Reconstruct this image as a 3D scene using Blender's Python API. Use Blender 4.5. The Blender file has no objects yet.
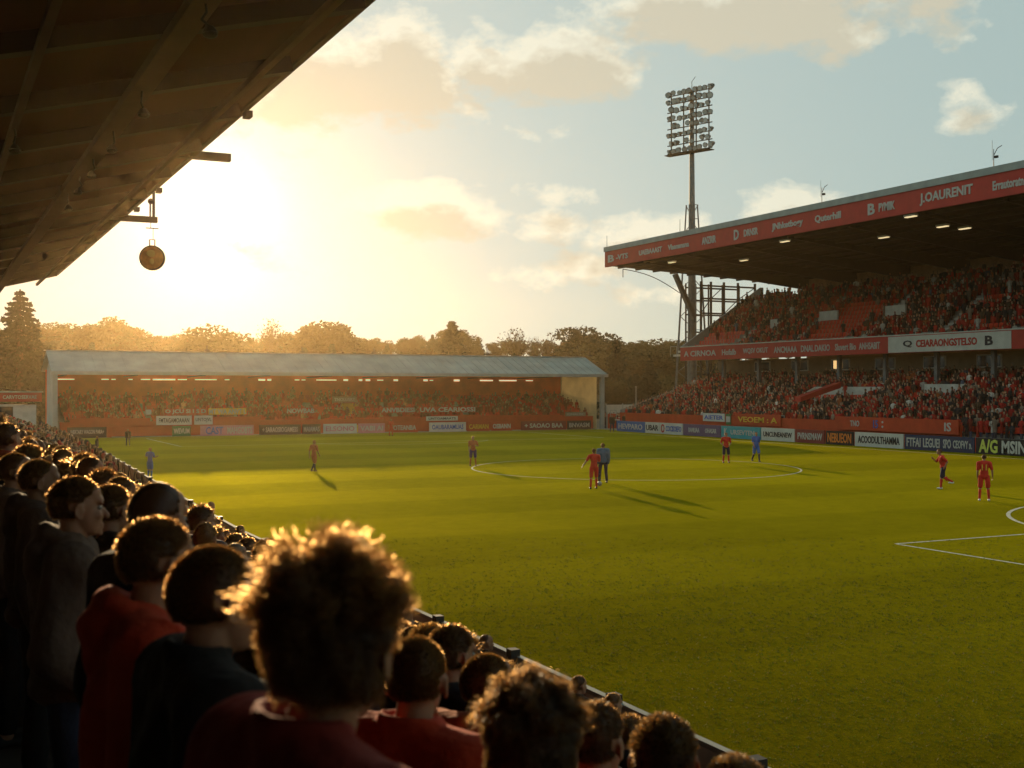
import bpy, math, random
import numpy as np
from mathutils import Vector, Matrix, Euler, noise as mnoise
R = math.radians
random.seed(7); rng = np.random.default_rng(7)
sc = bpy.context.scene
COL = sc.collection

# ---------------------------------------------------------------- camera, sky, sun, exposure
F_PX, HOR, CZ = 1200.0, 388.0, 4.5
TH = math.atan(584.0 / F_PX); ST, CT = math.sin(TH), math.cos(TH)
cam_d = bpy.data.cameras.new('camera'); cam = bpy.data.objects.new('camera', cam_d); COL.objects.link(cam)
cam_d.sensor_width = 36.0; cam_d.lens = F_PX / 1024 * 36
cam_d.clip_start = 0.05; cam_d.clip_end = 9000
cam_d.dof.use_dof = True; cam_d.dof.focus_distance = 55.0; cam_d.dof.aperture_fstop = 4.6
cam.location = (0, 0, CZ)
cam.rotation_euler = (R(90) + math.atan((HOR - 384) / F_PX), 0, -TH)
sc.camera = cam

SUN_AZ, SUN_EL = R(11.8), R(8.2)          # azimuth from +Y towards +X
sun_vec = Vector((math.sin(SUN_AZ) * math.cos(SUN_EL), math.cos(SUN_AZ) * math.cos(SUN_EL), math.sin(SUN_EL)))
sl = bpy.data.lights.new('sun', 'SUN'); so = bpy.data.objects.new('sun', sl); COL.objects.link(so)
sl.energy = 5.0; sl.angle = R(0.5); sl.color = (1.0, 0.74, 0.42)
so.rotation_euler = sun_vec.to_track_quat('Z', 'Y').to_euler(); so.location = (40, 90, 60)

sc.view_settings.view_transform = 'Standard'; sc.view_settings.look = 'None'
sc.view_settings.gamma = 1.0; sc.view_settings.use_curve_mapping = False
sc.view_settings.exposure = 0.0
sc.cycles.max_bounces = 6; sc.cycles.diffuse_bounces = 3; sc.cycles.glossy_bounces = 2
sc.cycles.transmission_bounces = 4; sc.cycles.transparent_max_bounces = 8; sc.cycles.volume_bounces = 0
sc.cycles.use_adaptive_sampling = True; sc.cycles.adaptive_threshold = 0.02
sc.cycles.use_denoising = True
sc.cycles.sample_clamp_indirect = 4.0

W = bpy.data.worlds.new('World'); sc.world = W; W.use_nodes = True
wn, wl = W.node_tree.nodes, W.node_tree.links
bg = wn['Background']; bg.inputs['Strength'].default_value = 0.06
sky = wn.new('ShaderNodeTexSky'); sky.sky_type = 'NISHITA'; sky.sun_disc = False
sky.sun_elevation = SUN_EL; sky.sun_rotation = SUN_AZ
sky.altitude = 50; sky.air_density = 1.0; sky.dust_density = 0.8; sky.ozone_density = 1.0
geo = wn.new('ShaderNodeTexCoord')
def M(op, a, b=None, c=None, clamp=False):
    n = wn.new('ShaderNodeMath'); n.operation = op; n.use_clamp = clamp
    for i, v in enumerate((a, b, c)):
        if v is None: continue
        if isinstance(v, (int, float)): n.inputs[i].default_value = v
        else: wl.new(v, n.inputs[i])
    return n.outputs[0]
def VM(op, a, b=None, out=0):
    n = wn.new('ShaderNodeVectorMath'); n.operation = op
    for i, v in enumerate((a, b)):
        if v is None: continue
        if isinstance(v, (tuple, Vector)): n.inputs[i].default_value = tuple(v)
        else: wl.new(v, n.inputs[i])
    return n.outputs[out]
def MIX(fac, a, b, bt='MIX'):
    n = wn.new('ShaderNodeMix'); n.data_type = 'RGBA'; n.blend_type = bt; n.clamp_factor = True
    if isinstance(fac, (int, float)): n.inputs[0].default_value = fac
    else: wl.new(fac, n.inputs[0])
    for k, v in ((6, a), (7, b)):
        if isinstance(v, tuple): n.inputs[k].default_value = v
        else: wl.new(v, n.inputs[k])
    return n.outputs[2]
def direction(x, y):
    a, b = (x - 512) / F_PX, (HOR - y) / F_PX
    v = Vector((ST + a * CT, CT - a * ST, b)); v.normalize(); return v
DIRV = geo.outputs['Generated']
# clouds: lobes in the sky, each given by a bearing and a size in radians, broken up by noise
CLOUDS = [((352, 74), 120, 56, 1.0), ((300, 100), 60, 32, .8), ((410, 50), 45, 32, .9), ((540, 62), 104, 40, .98), ((485, 72), 60, 26, .7),
          ((775, 8), 180, 46, 1.0), ((690, 14), 90, 26, .8), ((432, 212), 88, 30, 1.0), ((548, 192), 50, 16, .6), ((548, 226), 42, 18, .7),
          ((560, 272), 62, 18, .75), ((964, 108), 36, 22, .9), ((650, 232), 60, 24, .8), ((795, 203), 60, 22, .95), ((215, 240), 80, 26, .6),
          ((545, 126), 52, 20, .5), ((640, 290), 60, 18, .4), ((380, 268), 60, 14, .35), ((250, 150), 70, 30, .5),
          ((-300, 160), 160, 60, 1.0), ((-700, 60), 260, 70, 1.0), ((1300, 100), 160, 50, 1.0), ((1700, -60), 260, 90, 1.0), ((200, -260), 300, 60, .9), ((900, -300), 260, 70, .9)]
def cloud_density(vec):
    vec = VM('NORMALIZE', vec)
    tot = None
    for (px, w, h, s) in CLOUDS:
        c = direction(*px); rt = c.cross(Vector((0, 0, 1))).normalized(); up = rt.cross(c)
        a = M('MULTIPLY', VM('DOT_PRODUCT', vec, rt, 1), F_PX / w)
        b = M('MULTIPLY', VM('DOT_PRODUCT', vec, up, 1), F_PX / h)
        q = M('ADD', M('MULTIPLY', a, a), M('MULTIPLY', b, b))
        q = M('SUBTRACT', 1.0, M('MULTIPLY', q, 0.5), clamp=True)
        front = M('GREATER_THAN', VM('DOT_PRODUCT', vec, c, 1), 0.0)
        q = M('MULTIPLY', M('MULTIPLY', q, front), s)
        tot = q if tot is None else M('MAXIMUM', tot, q)
    n1 = wn.new('ShaderNodeTexNoise'); n1.inputs['Scale'].default_value = 17.0; n1.inputs['Detail'].default_value = 9.0; n1.inputs['Roughness'].default_value = 0.6
    sv = VM('MULTIPLY', vec, (1.0, 1.0, 1.7)); wl.new(sv, n1.inputs['Vector'])
    d = M('ADD', tot, M('MULTIPLY', M('SUBTRACT', n1.outputs['Fac'], 0.5), 2.5))
    d = M('MULTIPLY', M('SUBTRACT', d, 0.37), 2.5, clamp=True)
    return M('MULTIPLY', d, M('GREATER_THAN', tot, 0.01))
SH = .90
dens = cloud_density(DIRV)
dens2 = cloud_density(VM('ADD', DIRV, tuple((sun_vec * 0.012) + Vector((0, 0, 0.022)))))
lit = M('SUBTRACT', 1.0, M('MULTIPLY', dens2, 1.0), clamp=True)
# brightness of the sky around the sun (forward scattering by moist air)
dsun = M('MAXIMUM', VM('DOT_PRODUCT', VM('NORMALIZE', DIRV), sun_vec, 1), 0.0)
aure = M('ADD', M('MULTIPLY', M('POWER', dsun, 60.0), .3), M('MULTIPLY', M('POWER', dsun, 900.0), 40.0))
aure = M('ADD', aure, M('MULTIPLY', M('POWER', dsun, 12.0), 7.5))
auc = VM('SCALE', (0.92, 0.90, 0.68), None); auc.node.inputs['Scale'].default_value = 1.0
wl.new(aure, auc.node.inputs['Scale'])
SKY_TINT = (.70, 1.06, 1.45, 1.0)
base = MIX(1.0, sky.outputs[0], SKY_TINT, 'MULTIPLY')
base = MIX(.54, base, (10.6, 14.8, 13.6, 1.0))   # thin high veil of cloud
base = MIX(1.0, base, auc, 'ADD')
# soft shoulder: the bright part of the sky rolls off instead of growing without limit
num = VM('SCALE', base); num.node.inputs['Scale'].default_value = 1.74
den = VM('ADD', VM('MULTIPLY', num, (.06 / SH, .06 / SH, .06 / SH)), (1.0, 1.0, 1.0))
base = VM('MULTIPLY', VM('DIVIDE', num, den), (.985, 1.065, 1.03))
hot = VM('SCALE', (1.0, 0.90, 0.70)); wl.new(M('ADD', M('MULTIPLY', M('POWER', dsun, 1500.0), 14.0), M('MULTIPLY', M('POWER', dsun, 200.0), 3.0)), hot.node.inputs['Scale'])
base = MIX(1.0, base, hot, 'ADD')
cl_dark = MIX(.72, MIX(1.0, base, (0.86, 0.78, 0.66, 1.0), 'MULTIPLY'), (12.2, 10.9, 8.2, 1.0))
cl_lite = MIX(.55, MIX(1.0, base, (1.18, 1.12, 1.0, 1.0), 'MULTIPLY'), (18.5, 16.8, 13.2, 1.0))
cl = MIX(lit, cl_dark, cl_lite)
fin = MIX(M('MULTIPLY', dens, 0.9), base, cl)
wl.new(fin, bg.inputs['Color'])
W.cycles.sampling_method = 'MANUAL'; W.cycles.sample_map_resolution = 512

# ---------------------------------------------------------------- geometry of the view, in metres
def on_x(X0, px, py=None):            # point of the vertical plane X = X0 seen at pixel column px
    a = (px - 512) / F_PX; d = X0 / (ST + a * CT); Y = d * (CT - a * ST)
    return (X0, Y, None if py is None else CZ - (py - HOR) * d / F_PX)
def on_y(Y0, px, py=None):
    a = (px - 512) / F_PX; d = Y0 / (CT - a * ST); X = d * (ST + a * CT)
    return (X, Y0, None if py is None else CZ - (py - HOR) * d / F_PX)
def on_d(d, px, py):
    u = (px - 512) / F_PX * d
    return (d * ST + u * CT, d * CT - u * ST, CZ - (py - HOR) * d / F_PX)
def on_ground(px, py, z=0.0):
    return on_d(F_PX * (CZ - z) / (py - HOR), px, py)
def project(x, y, z):
    d = x * ST + y * CT; u = x * CT - y * ST
    return 512 + F_PX * u / d, HOR + F_PX * (CZ - z) / d, d

# ---------------------------------------------------------------- materials
MATS = {}
def mat(name, col, rough=0.7, metal=0.0, var=0.12, scale=3.0, bump=0.0, bscale=None, emit=None, sss=0.0, sheen=0.0, objcol=False, transl=0.0, spec=0.3, vcol=False, streak=None):
    if name in MATS: return MATS[name]
    m = bpy.data.materials.new(name); m.use_nodes = True; nt = m.node_tree; N, L = nt.nodes, nt.links
    p = N['Principled BSDF']; out = N['Material Output']
    p.inputs['Roughness'].default_value = rough; p.inputs['Metallic'].default_value = metal
    p.inputs['Specular IOR Level'].default_value = spec
    tc = N.new('ShaderNodeTexCoord')
    no = N.new('ShaderNodeTexNoise'); no.inputs['Scale'].default_value = scale; no.inputs['Detail'].default_value = 6
    src = tc.outputs['Object']
    if streak:
        mp = N.new('ShaderNodeMapping'); mp.inputs['Scale'].default_value = streak; L.new(src, mp.inputs[0]); src = mp.outputs[0]
    L.new(src, no.inputs['Vector'])
    mr = N.new('ShaderNodeMapRange'); mr.inputs['From Min'].default_value = .3; mr.inputs['From Max'].default_value = .7
    mr.inputs['To Min'].default_value = 1 - var; mr.inputs['To Max'].default_value = 1 + var; L.new(no.outputs['Fac'], mr.inputs['Value'])
    mx = N.new('ShaderNodeVectorMath'); mx.operation = 'SCALE'; L.new(mr.outputs[0], mx.inputs['Scale'])
    if objcol:
        oi = N.new('ShaderNodeObjectInfo'); L.new(oi.outputs['Color'], mx.inputs[0])
    elif vcol:
        at = N.new('ShaderNodeAttribute'); at.attribute_name = 'Col'; L.new(at.outputs['Color'], mx.inputs[0])
    else: mx.inputs[0].default_value = tuple(col[:3])
    L.new(mx.outputs[0], p.inputs['Base Color'])
    if sss: p.inputs['Subsurface Weight'].default_value = sss; p.inputs['Subsurface Radius'].default_value = (1, .25, .12); p.inputs['Subsurface Scale'].default_value = .012
    if sheen: p.inputs['Sheen Weight'].default_value = sheen; p.inputs['Sheen Roughness'].default_value = .4; p.inputs['Sheen Tint'].default_value = (*[min(1, c * 4) for c in col[:3]], 1)
    if emit: p.inputs['Emission Color'].default_value = (*emit[:3], 1); p.inputs['Emission Strength'].default_value = emit[3]
    if bump:
        b = N.new('ShaderNodeBump'); b.inputs['Strength'].default_value = bump; b.inputs['Distance'].default_value = .02
        n2 = N.new('ShaderNodeTexNoise'); n2.inputs['Scale'].default_value = bscale or scale * 6; n2.inputs['Detail'].default_value = 5
        L.new(src, n2.inputs['Vector']); L.new(n2.outputs['Fac'], b.inputs['Height']); L.new(b.outputs[0], p.inputs['Normal'])
    if transl:
        t = N.new('ShaderNodeBsdfTranslucent'); L.new(mx.outputs[0], t.inputs['Color'])
        ms = N.new('ShaderNodeMixShader'); ms.inputs[0].default_value = transl
        L.new(p.outputs[0], ms.inputs[1]); L.new(t.outputs[0], ms.inputs[2]); L.new(ms.outputs[0], out.inputs['Surface'])
    MATS[name] = m; return m

# ---------------------------------------------------------------- mesh builder and bookkeeping
class MB:
    def __init__(s): s.v = []; s.f = []; s.m = []; s.n = 0; s.mi = 0
    def add(s, vs, fs):
        s.v.extend([tuple(v) for v in vs]); s.f.extend([tuple(i + s.n for i in f) for f in fs]); s.m.extend([s.mi] * len(fs)); s.n += len(vs)
    def box(s, c, d, rz=0.0, rot=None, taper=1.0):
        x, y, z = d[0] / 2, d[1] / 2, d[2] / 2
        P = [Vector((sx * x * (taper if sz > 0 else 1), sy * y * (taper if sz > 0 else 1), sz * z)) for sz in (-1, 1) for sy in (-1, 1) for sx in (-1, 1)]
        m = rot if rot is not None else Matrix.Rotation(rz, 3, 'Z')
        s.add([m @ p + Vector(c) for p in P], [(0, 2, 3, 1), (4, 5, 7, 6), (0, 1, 5, 4), (2, 6, 7, 3), (0, 4, 6, 2), (1, 3, 7, 5)])
    def bar(s, a, b, w, h=None):
        a, b = Vector(a), Vector(b); h = h or w; d = b - a; q = d.to_track_quat('Z', 'Y').to_matrix()
        s.box((a + b) / 2, (w, h, d.length), rot=q)
    def tube(s, a, b, r0, r1=None, n=10, cap=True):
        a, b = Vector(a), Vector(b); r1 = r0 if r1 is None else r1; q = (b - a).to_track_quat('Z', 'Y').to_matrix()
        vs = [q @ Vector((math.cos(t) * r, math.sin(t) * r, 0)) + p for p, r in ((a, r0), (b, r1)) for t in [2 * math.pi * i / n for i in range(n)]]
        fs = [(i, (i + 1) % n, n + (i + 1) % n, n + i) for i in range(n)]
        if cap: fs += [tuple(reversed(range(n))), tuple(range(n, 2 * n))]
        s.add(vs, fs)
    def path(s, pts, r, n=6):
        for a, b in zip(pts[:-1], pts[1:]): s.tube(a, b, r, r, n)
    def ell(s, c, r, seg=12, rings=8, rot=None):
        vs = [(0, 0, -1)] + [(math.cos(2 * math.pi * i / seg) * math.sin(math.pi * j / rings), math.sin(2 * math.pi * i / seg) * math.sin(math.pi * j / rings), -math.cos(math.pi * j / rings)) for j in range(1, rings) for i in range(seg)] + [(0, 0, 1)]
        m = rot if rot is not None else Matrix.Identity(3)
        vs = [m @ Vector((v[0] * r[0], v[1] * r[1], v[2] * r[2])) + Vector(c) for v in vs]
        fs = [(0, 1 + (i + 1) % seg, 1 + i) for i in range(seg)]
        for j in range(rings - 2):
            for i in range(seg): a, b = 1 + j * seg + i, 1 + j * seg + (i + 1) % seg; fs.append((a, b, b + seg, a + seg))
        l = len(vs) - 1; fs += [(l, 1 + (rings - 2) * seg + i, 1 + (rings - 2) * seg + (i + 1) % seg) for i in range(seg)]
        s.add(vs, fs)
    def prism(s, prof, axis, a, b):     # closed 2-D profile swept along 'x' or 'y' from a to b
        n = len(prof)
        f = (lambda t, p: (t, p[0], p[1])) if axis == 'x' else (lambda t, p: (p[0], t, p[1]))
        s.add([f(a, p) for p in prof] + [f(b, p) for p in prof],
              [(i, (i + 1) % n, n + (i + 1) % n, n + i) for i in range(n)] + [tuple(reversed(range(n))), tuple(range(n, 2 * n))])
    def build(s, name, mats, parent=None, smooth=False, fix=True):
        me = bpy.data.meshes.new(name); me.from_pydata(s.v, [], s.f)
        mats = mats if isinstance(mats, (list, tuple)) else [mats]
        for m in mats: me.materials.append(m)
        if len(mats) > 1: me.polygons.foreach_set('material_index', s.m)
        if fix:
            import bmesh
            bm = bmesh.new(); bm.from_mesh(me); bmesh.ops.recalc_face_normals(bm, faces=bm.faces); bm.to_mesh(me); bm.free()
        if smooth: me.shade_smooth()
        return link(name, me, parent)
def link(name, data, parent=None):
    o = bpy.data.objects.new(name, data); COL.objects.link(o)
    if parent is not None: o.parent = parent
    return o
def tag(o, label=None, cat=None, group=None, kind=None):
    if label: o['label'] = label
    if cat: o['category'] = cat
    if group: o['group'] = group
    if kind: o['kind'] = kind
    return o
def empty(name, loc=(0, 0, 0), rz=0.0):
    o = bpy.data.objects.new(name, None); COL.objects.link(o); o.location = loc; o.rotation_euler = (0, 0, rz); o.empty_display_size = .2; return o
def copy_tree(o, parent=None):
    c = o.copy(); COL.objects.link(c)
    if parent is not None: c.parent = parent
    for ch in o.children: copy_tree(ch, c)
    return c
def np_mesh(name, V, Fq, mats, parent=None, midx=None, col=None, smooth=False, tri=False):
    me = bpy.data.meshes.new(name); k = 3 if tri else 4
    me.vertices.add(len(V)); me.vertices.foreach_set('co', np.asarray(V, np.float32).ravel())
    Fq = np.asarray(Fq, np.int32); me.loops.add(Fq.size); me.loops.foreach_set('vertex_index', Fq.ravel())
    me.polygons.add(len(Fq)); me.polygons.foreach_set('loop_start', np.arange(len(Fq), dtype=np.int32) * k)
    for m in (mats if isinstance(mats, (list, tuple)) else [mats]): me.materials.append(m)
    if midx is not None: me.polygons.foreach_set('material_index', np.asarray(midx, np.int32))
    if smooth: me.polygons.foreach_set('use_smooth', np.ones(len(Fq), bool))
    me.update(calc_edges=True)
    if col is not None:
        ca = me.color_attributes.new('Col', 'FLOAT_COLOR', 'POINT')
        c4 = np.ones((len(V), 4), np.float32); c4[:, :3] = col; ca.data.foreach_set('color', c4.ravel())
    return link(name, me, parent) if name else me
_fonts = {}
def text_mesh(body, w, h, material, name='lettering', parent=None, loc=(0, 0, 0), face='-y', depth=.012, bold=.0, shear=0.0):
    """lettering w x h metres, centred on loc, reading from the side it faces"""
    cu = bpy.data.curves.new('tmp', 'FONT'); cu.body = body; cu.align_x = 'CENTER'; cu.align_y = 'CENTER'; cu.extrude = .02; cu.offset = bold; cu.resolution_u = 2; cu.shear = shear
    o = bpy.data.objects.new('tmp', cu); COL.objects.link(o); dg = bpy.context.evaluated_depsgraph_get(); dg.update()
    me = bpy.data.meshes.new_from_object(o.evaluated_get(dg)); bpy.data.objects.remove(o); bpy.data.curves.remove(cu)
    n = len(me.vertices); co = np.empty(n * 3); me.vertices.foreach_get('co', co); co = co.reshape(-1, 3)
    lo, hi = co.min(0), co.max(0); cen = (lo + hi) / 2; co = (co - cen) / np.maximum(hi - lo, 1e-6) * np.array([w, h, depth * 2])
    if face == '-y': co = np.stack([co[:, 0], -co[:, 2], co[:, 1]], 1)
    elif face == '-x': co = np.stack([-co[:, 2], -co[:, 0], co[:, 1]], 1)
    co = co + np.array(loc); me.vertices.foreach_set('co', co.ravel()); me.update()
    me.materials.clear(); me.materials.append(material)
    return link(name, me, parent)
# ---------------------------------------------------------------- ground, pitch, markings
m_ground = mat('rough ground', (.10, .09, .06), .95, var=.3, scale=.2, bump=.4)
g = MB(); g.add([(-900, -600, -.06), (1500, -600, -.06), (1500, 1600, -.06), (-900, 1600, -.06)], [(0, 1, 2, 3)])
tag(g.build('ground', m_ground, fix=False), kind='structure')
def grass_material():
    m = bpy.data.materials.new('pitch grass'); m.use_nodes = True; N, L = m.node_tree.nodes, m.node_tree.links
    p = N['Principled BSDF']; tc = N.new('ShaderNodeTexCoord')
    sep = N.new('ShaderNodeSeparateXYZ'); L.new(tc.outputs['Object'], sep.inputs[0])
    def math_(op, a, b, clamp=False):
        n = N.new('ShaderNodeMath'); n.operation = op; n.use_clamp = clamp
        for i, v in enumerate((a, b)):
            if isinstance(v, (int, float)): n.inputs[i].default_value = v
            else: L.new(v, n.inputs[i])
        return n.outputs[0]
    def noise_(scale, detail=5, vec=None, rough=.55):
        n = N.new('ShaderNodeTexNoise'); n.inputs['Scale'].default_value = scale; n.inputs['Detail'].default_value = detail; n.inputs['Roughness'].default_value = rough
        L.new(vec or tc.outputs['Object'], n.inputs['Vector']); return n.outputs['Fac']
    wob = math_('MULTIPLY', math_('SUBTRACT', noise_(.35), .5), .7)
    st = math_('SINE', math_('MULTIPLY', math_('ADD', sep.outputs['Y'], wob), math.pi / 5.6), 0)
    st = math_('ADD', math_('MULTIPLY', st, 3.0, False), .5, True)
    st2 = math_('SINE', math_('MULTIPLY', math_('ADD', sep.outputs['X'], wob), math.pi / 6.2), 0)
    st2 = math_('ADD', math_('MULTIPLY', st2, 2.0), .5, True)
    big = noise_(.09, 3); mid = noise_(1.6, 7, rough=.7); fine = noise_(13, 6, rough=.75)
    s = math_('ADD', math_('MULTIPLY', st, .11), math_('MULTIPLY', st2, .05))
    s = math_('ADD', s, math_('MULTIPLY', big, .35)); s = math_('ADD', s, math_('MULTIPLY', mid, .45)); s = math_('ADD', s, math_('MULTIPLY', fine, .6)); s = math_('SUBTRACT', s, .10)
    cr = N.new('ShaderNodeValToRGB'); cr.color_ramp.elements[0].position = .38; cr.color_ramp.elements[1].position = 1.15 if False else 1.0
    cr.color_ramp.elements[0].color = (.017, .022, .001, 1); cr.color_ramp.elements[1].color = (.072, .073, .003, 1)
    L.new(s, cr.inputs[0]); L.new(cr.outputs[0], p.inputs['Base Color']); CRO = cr.outputs[0]
    p.inputs['Roughness'].default_value = .8; p.inputs['Specular IOR Level'].default_value = 0
    p.inputs['Sheen Weight'].default_value = .26; p.inputs['Sheen Roughness'].default_value = .5; p.inputs['Sheen Tint'].default_value = (.95, .74, .02, 1)
    gl = N.new('ShaderNodeBsdfGlossy'); gl.inputs['Roughness'].default_value = .72; gc = N.new('ShaderNodeVectorMath'); gc.operation = 'MULTIPLY'
    lwt = N.new('ShaderNodeLayerWeight'); lwt.inputs['Blend'].default_value = .5; gm = N.new('ShaderNodeMixShader')
    fm = N.new('ShaderNodeMath'); fm.operation = 'POWER'; fm.inputs[1].default_value = 8.0; L.new(lwt.outputs['Facing'], fm.inputs[0]); fk = N.new('ShaderNodeMath'); fk.operation = 'MULTIPLY'; fk.inputs[1].default_value = .62; L.new(fm.outputs[0], fk.inputs[0]); L.new(fk.outputs[0], gm.inputs[0])
    gc.inputs[1].default_value = (10.0, 8.8, 4.6)
    b1 = N.new('ShaderNodeBump'); b1.inputs['Strength'].default_value = .9; b1.inputs['Distance'].default_value = .035
    h = math_('ADD', math_('MULTIPLY', noise_(7, 6, rough=.75), 2.2), noise_(40, 3)); L.new(h, b1.inputs['Height']); L.new(b1.outputs[0], p.inputs['Normal'])
    L.new(CRO, gc.inputs[0]); L.new(gc.outputs[0], gl.inputs['Color']); L.new(b1.outputs[0], gl.inputs['Normal'])
    L.new(p.outputs[0], gm.inputs[1]); L.new(gl.outputs[0], gm.inputs[2]); L.new(gm.outputs[0], N['Material Output'].inputs['Surface'])
    return m
m_grass = grass_material()
g = MB(); g.add([(6.0, -60, 0), (66, -60, 0), (66, 113.6, 0), (6.0, 113.6, 0)], [(0, 1, 2, 3)])
tag(g.build('pitch', m_grass, fix=False), kind='structure')
m_line = mat('pitch chalk', (.46, .44, .34), .9, var=.4, scale=9)
PCX, PCY = 35.8, 57.8
g = MB()
def hline(a, b, w=.12, z=.006):
    a, b = Vector((*a, z)), Vector((*b, z)); d = (b - a).normalized(); s_ = Vector((-d.y, d.x, 0)) * w / 2
    g.add([a - s_, b - s_, b + s_, a + s_], [(0, 1, 2, 3)])
def harc(c, r, a0, a1, w=.12, n=96, z=.006):
    pts = []
    for i in range(n + 1):
        t = a0 + (a1 - a0) * i / n
        for rr in (r - w / 2, r + w / 2): pts.append((c[0] + rr * math.cos(t), c[1] + rr * math.sin(t), z))
    g.add(pts, [(2 * i, 2 * i + 1, 2 * i + 3, 2 * i + 2) for i in range(n)])
harc((PCX, PCY), 9.15, 0, 2 * math.pi, .10)
hline((25.1, 26.3), (56.1, 26.3)); hline((25.1, 9.8), (25.1, 26.24))
hline((56.1, 9.8), (56.1, 26.24))
harc((40.6, 23.8), 9.15, math.asin(2.62 / 9.15), math.pi - math.asin(2.62 / 9.15), .14)
hline((25.1 - 6, 9.8), (62.2, 9.8), z=.009); hline((11, 110.5), (62.2, 110.5))
hline((62.2, 9.87), (62.2, 110.43))
hline((17.5, 94), (55, 94)); hline((17.5, 94.07), (17.5, 110.4)); hline((55, 94.07), (55, 110.4))
harc((PCX, 99), 9.15, -math.pi + .58, -.58)
tag(g.build('pitch_markings', m_line, fix=False), kind='structure')
# running track / walkway strips by the stands
m_conc = mat('concrete', (.30, .28, .25), .85, var=.2, scale=2, bump=.3)
m_concw = mat('pale concrete', (.55, .52, .46), .8, var=.18, scale=1.5, bump=.2)
g = MB(); g.add([(1.5, 113.6, .0), (72, 113.6, .0), (72, 116, .0), (1.5, 116, .0)], [(0, 1, 2, 3)]); g.add([(66, -60, .0), (72, -60, .0), (72, 113.6, 0), (66, 113.6, 0)], [(0, 1, 2, 3)])
tag(g.build('path', m_conc, fix=False), kind='structure')

# ---------------------------------------------------------------- palette
m_red = mat('red painted steel', (.44, .035, .022), .55, var=.12, scale=1.5)
m_redd = mat('dull red seat plastic', (.60, .045, .016), .6, var=.2, scale=2)
m_orange = mat('orange red hoarding', (.46, .055, .016), .6, var=.15, scale=1.2)
m_white = mat('white paint', (.56, .54, .48), .6, var=.1, scale=1.5)
m_grey = mat('grey coping', (.33, .35, .33), .85, var=.12, scale=1.2)
m_steel = mat('weathered steel', (.17, .17, .165), .55, .3, var=.2, scale=3)
m_dark = mat('dark steel', (.035, .030, .026), .6, .2, var=.2, scale=2)
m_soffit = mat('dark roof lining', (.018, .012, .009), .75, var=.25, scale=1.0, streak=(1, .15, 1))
m_brick = mat('brown back wall', (.36, .22, .12), .85, var=.25, scale=1.6, bump=.3)
m_beige = mat('beige wall cladding', (.26, .19, .12), .8, var=.2, scale=1.2)
m_black = mat('black board', (.015, .015, .018), .5, var=.1)
m_navy = mat('navy board', (.03, .04, .09), .5, var=.1)
m_blue = mat('blue board', (.06, .14, .34), .5, var=.1)
m_teal = mat('teal board', (.03, .32, .36), .5, var=.1)
m_purple = mat('purple grey board', (.13, .09, .17), .5, var=.1)
m_maroon = mat('maroon board', (.22, .04, .035), .5, var=.1)
m_green = mat('green board', (.06, .16, .06), .5, var=.1)
m_pink = mat('pink board', (.55, .22, .25), .5, var=.1)
m_yellow = mat('yellow green paint', (.62, .66, .12), .5, var=.1)
m_gold = mat('yellow paint', (.70, .42, .05), .6, var=.12)
m_lamp = mat('lit lamp glass', (.8, .7, .5), .4, emit=(1.0, .78, .42, .9))

# ================================================================ RIGHT STAND (two tiers)
RY0, RY1 = 2.0, 110.0
rs = empty('stadium_stand', (66, 60, 0)); rs_off = Vector((66, 60, 0))
tag(rs, 'tall two-tier stand packed with spectators under a deep red-edged cantilever roof', 'stand')
class MBo(MB):                      # built in world coordinates, stored relative to a thing's base
    def __init__(s, off): super().__init__(); s.off = Vector(off)
    def build(s, *a, **k): s.v = [tuple(Vector(v) - s.off) for v in s.v]; return super().build(*a, **k)
def terrace_profile(x0, z0, n, run, rise, zb):
    pr = [(x0, zb)]; x, z = x0, z0
    for i in range(n):
        pr += [(x, z), (x + run, z)]; x += run; z += rise
    pr += [(x, z), (x + .3, z), (x + .3, zb)]
    return pr
LOW = dict(x0=66.6, z0=1.0, n=19, run=.63, rise=.213)
UPP = dict(x0=74.35, z0=8.0, n=15, run=.64, rise=.44)
def row_pos(T, i): return T['x0'] + (i + .55) * T['run'], T['z0'] + i * T['rise']
b = MBo(rs_off); b.prism(terrace_profile(LOW['x0'], LOW['z0'], LOW['n'], LOW['run'], LOW['rise'], -.05), 'y', RY0, RY1); b.build('lower_terrace', m_conc, rs)
pr = terrace_profile(UPP['x0'], UPP['z0'], UPP['n'], UPP['run'], UPP['rise'], 7.5)
pr[-1] = (pr[-1][0], 13.5); pr.insert(len(pr), (UPP['x0'] + 1.2, 7.5))
b = MBo(rs_off); b.prism(pr, 'y', RY0, RY1); b.build('upper_terrace', m_conc, rs)
# seats: thousands of bucket seats in rows
def seat_rows(T, y0, y1, off, skip=lambda y, x: False):
    V = []; Fq = []
    for i in range(T['n']):
        x, z = row_pos(T, i)
        ys = np.arange(y0 + .3, y1 - .3, .50)
        for y in ys:
            if skip(y, x): continue
            n = len(V)
            for (dx, dz) in ((-.02, .38), (.16, .40), (.24, .78)):
                for dy in (-.21, .21): V.append((x + dx - off.x, y + dy - off.y, z + dz - off.z))
            Fq += [(n, n + 1, n + 3, n + 2), (n + 2, n + 3, n + 5, n + 4)]
    return np.array(V), np.array(Fq)
AISLES = [RY0 + 6.5 + i * 9.4 for i in range(12)]
aisle = lambda y, x=0: any(abs(y - a) < .55 for a in AISLES)
for T in (LOW, UPP):
    V, Fq = seat_rows(T, RY0, RY1, rs_off, aisle)
    o = np_mesh('seats', V, Fq, m_redd, rs); tag(o, kind='stuff')
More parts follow.
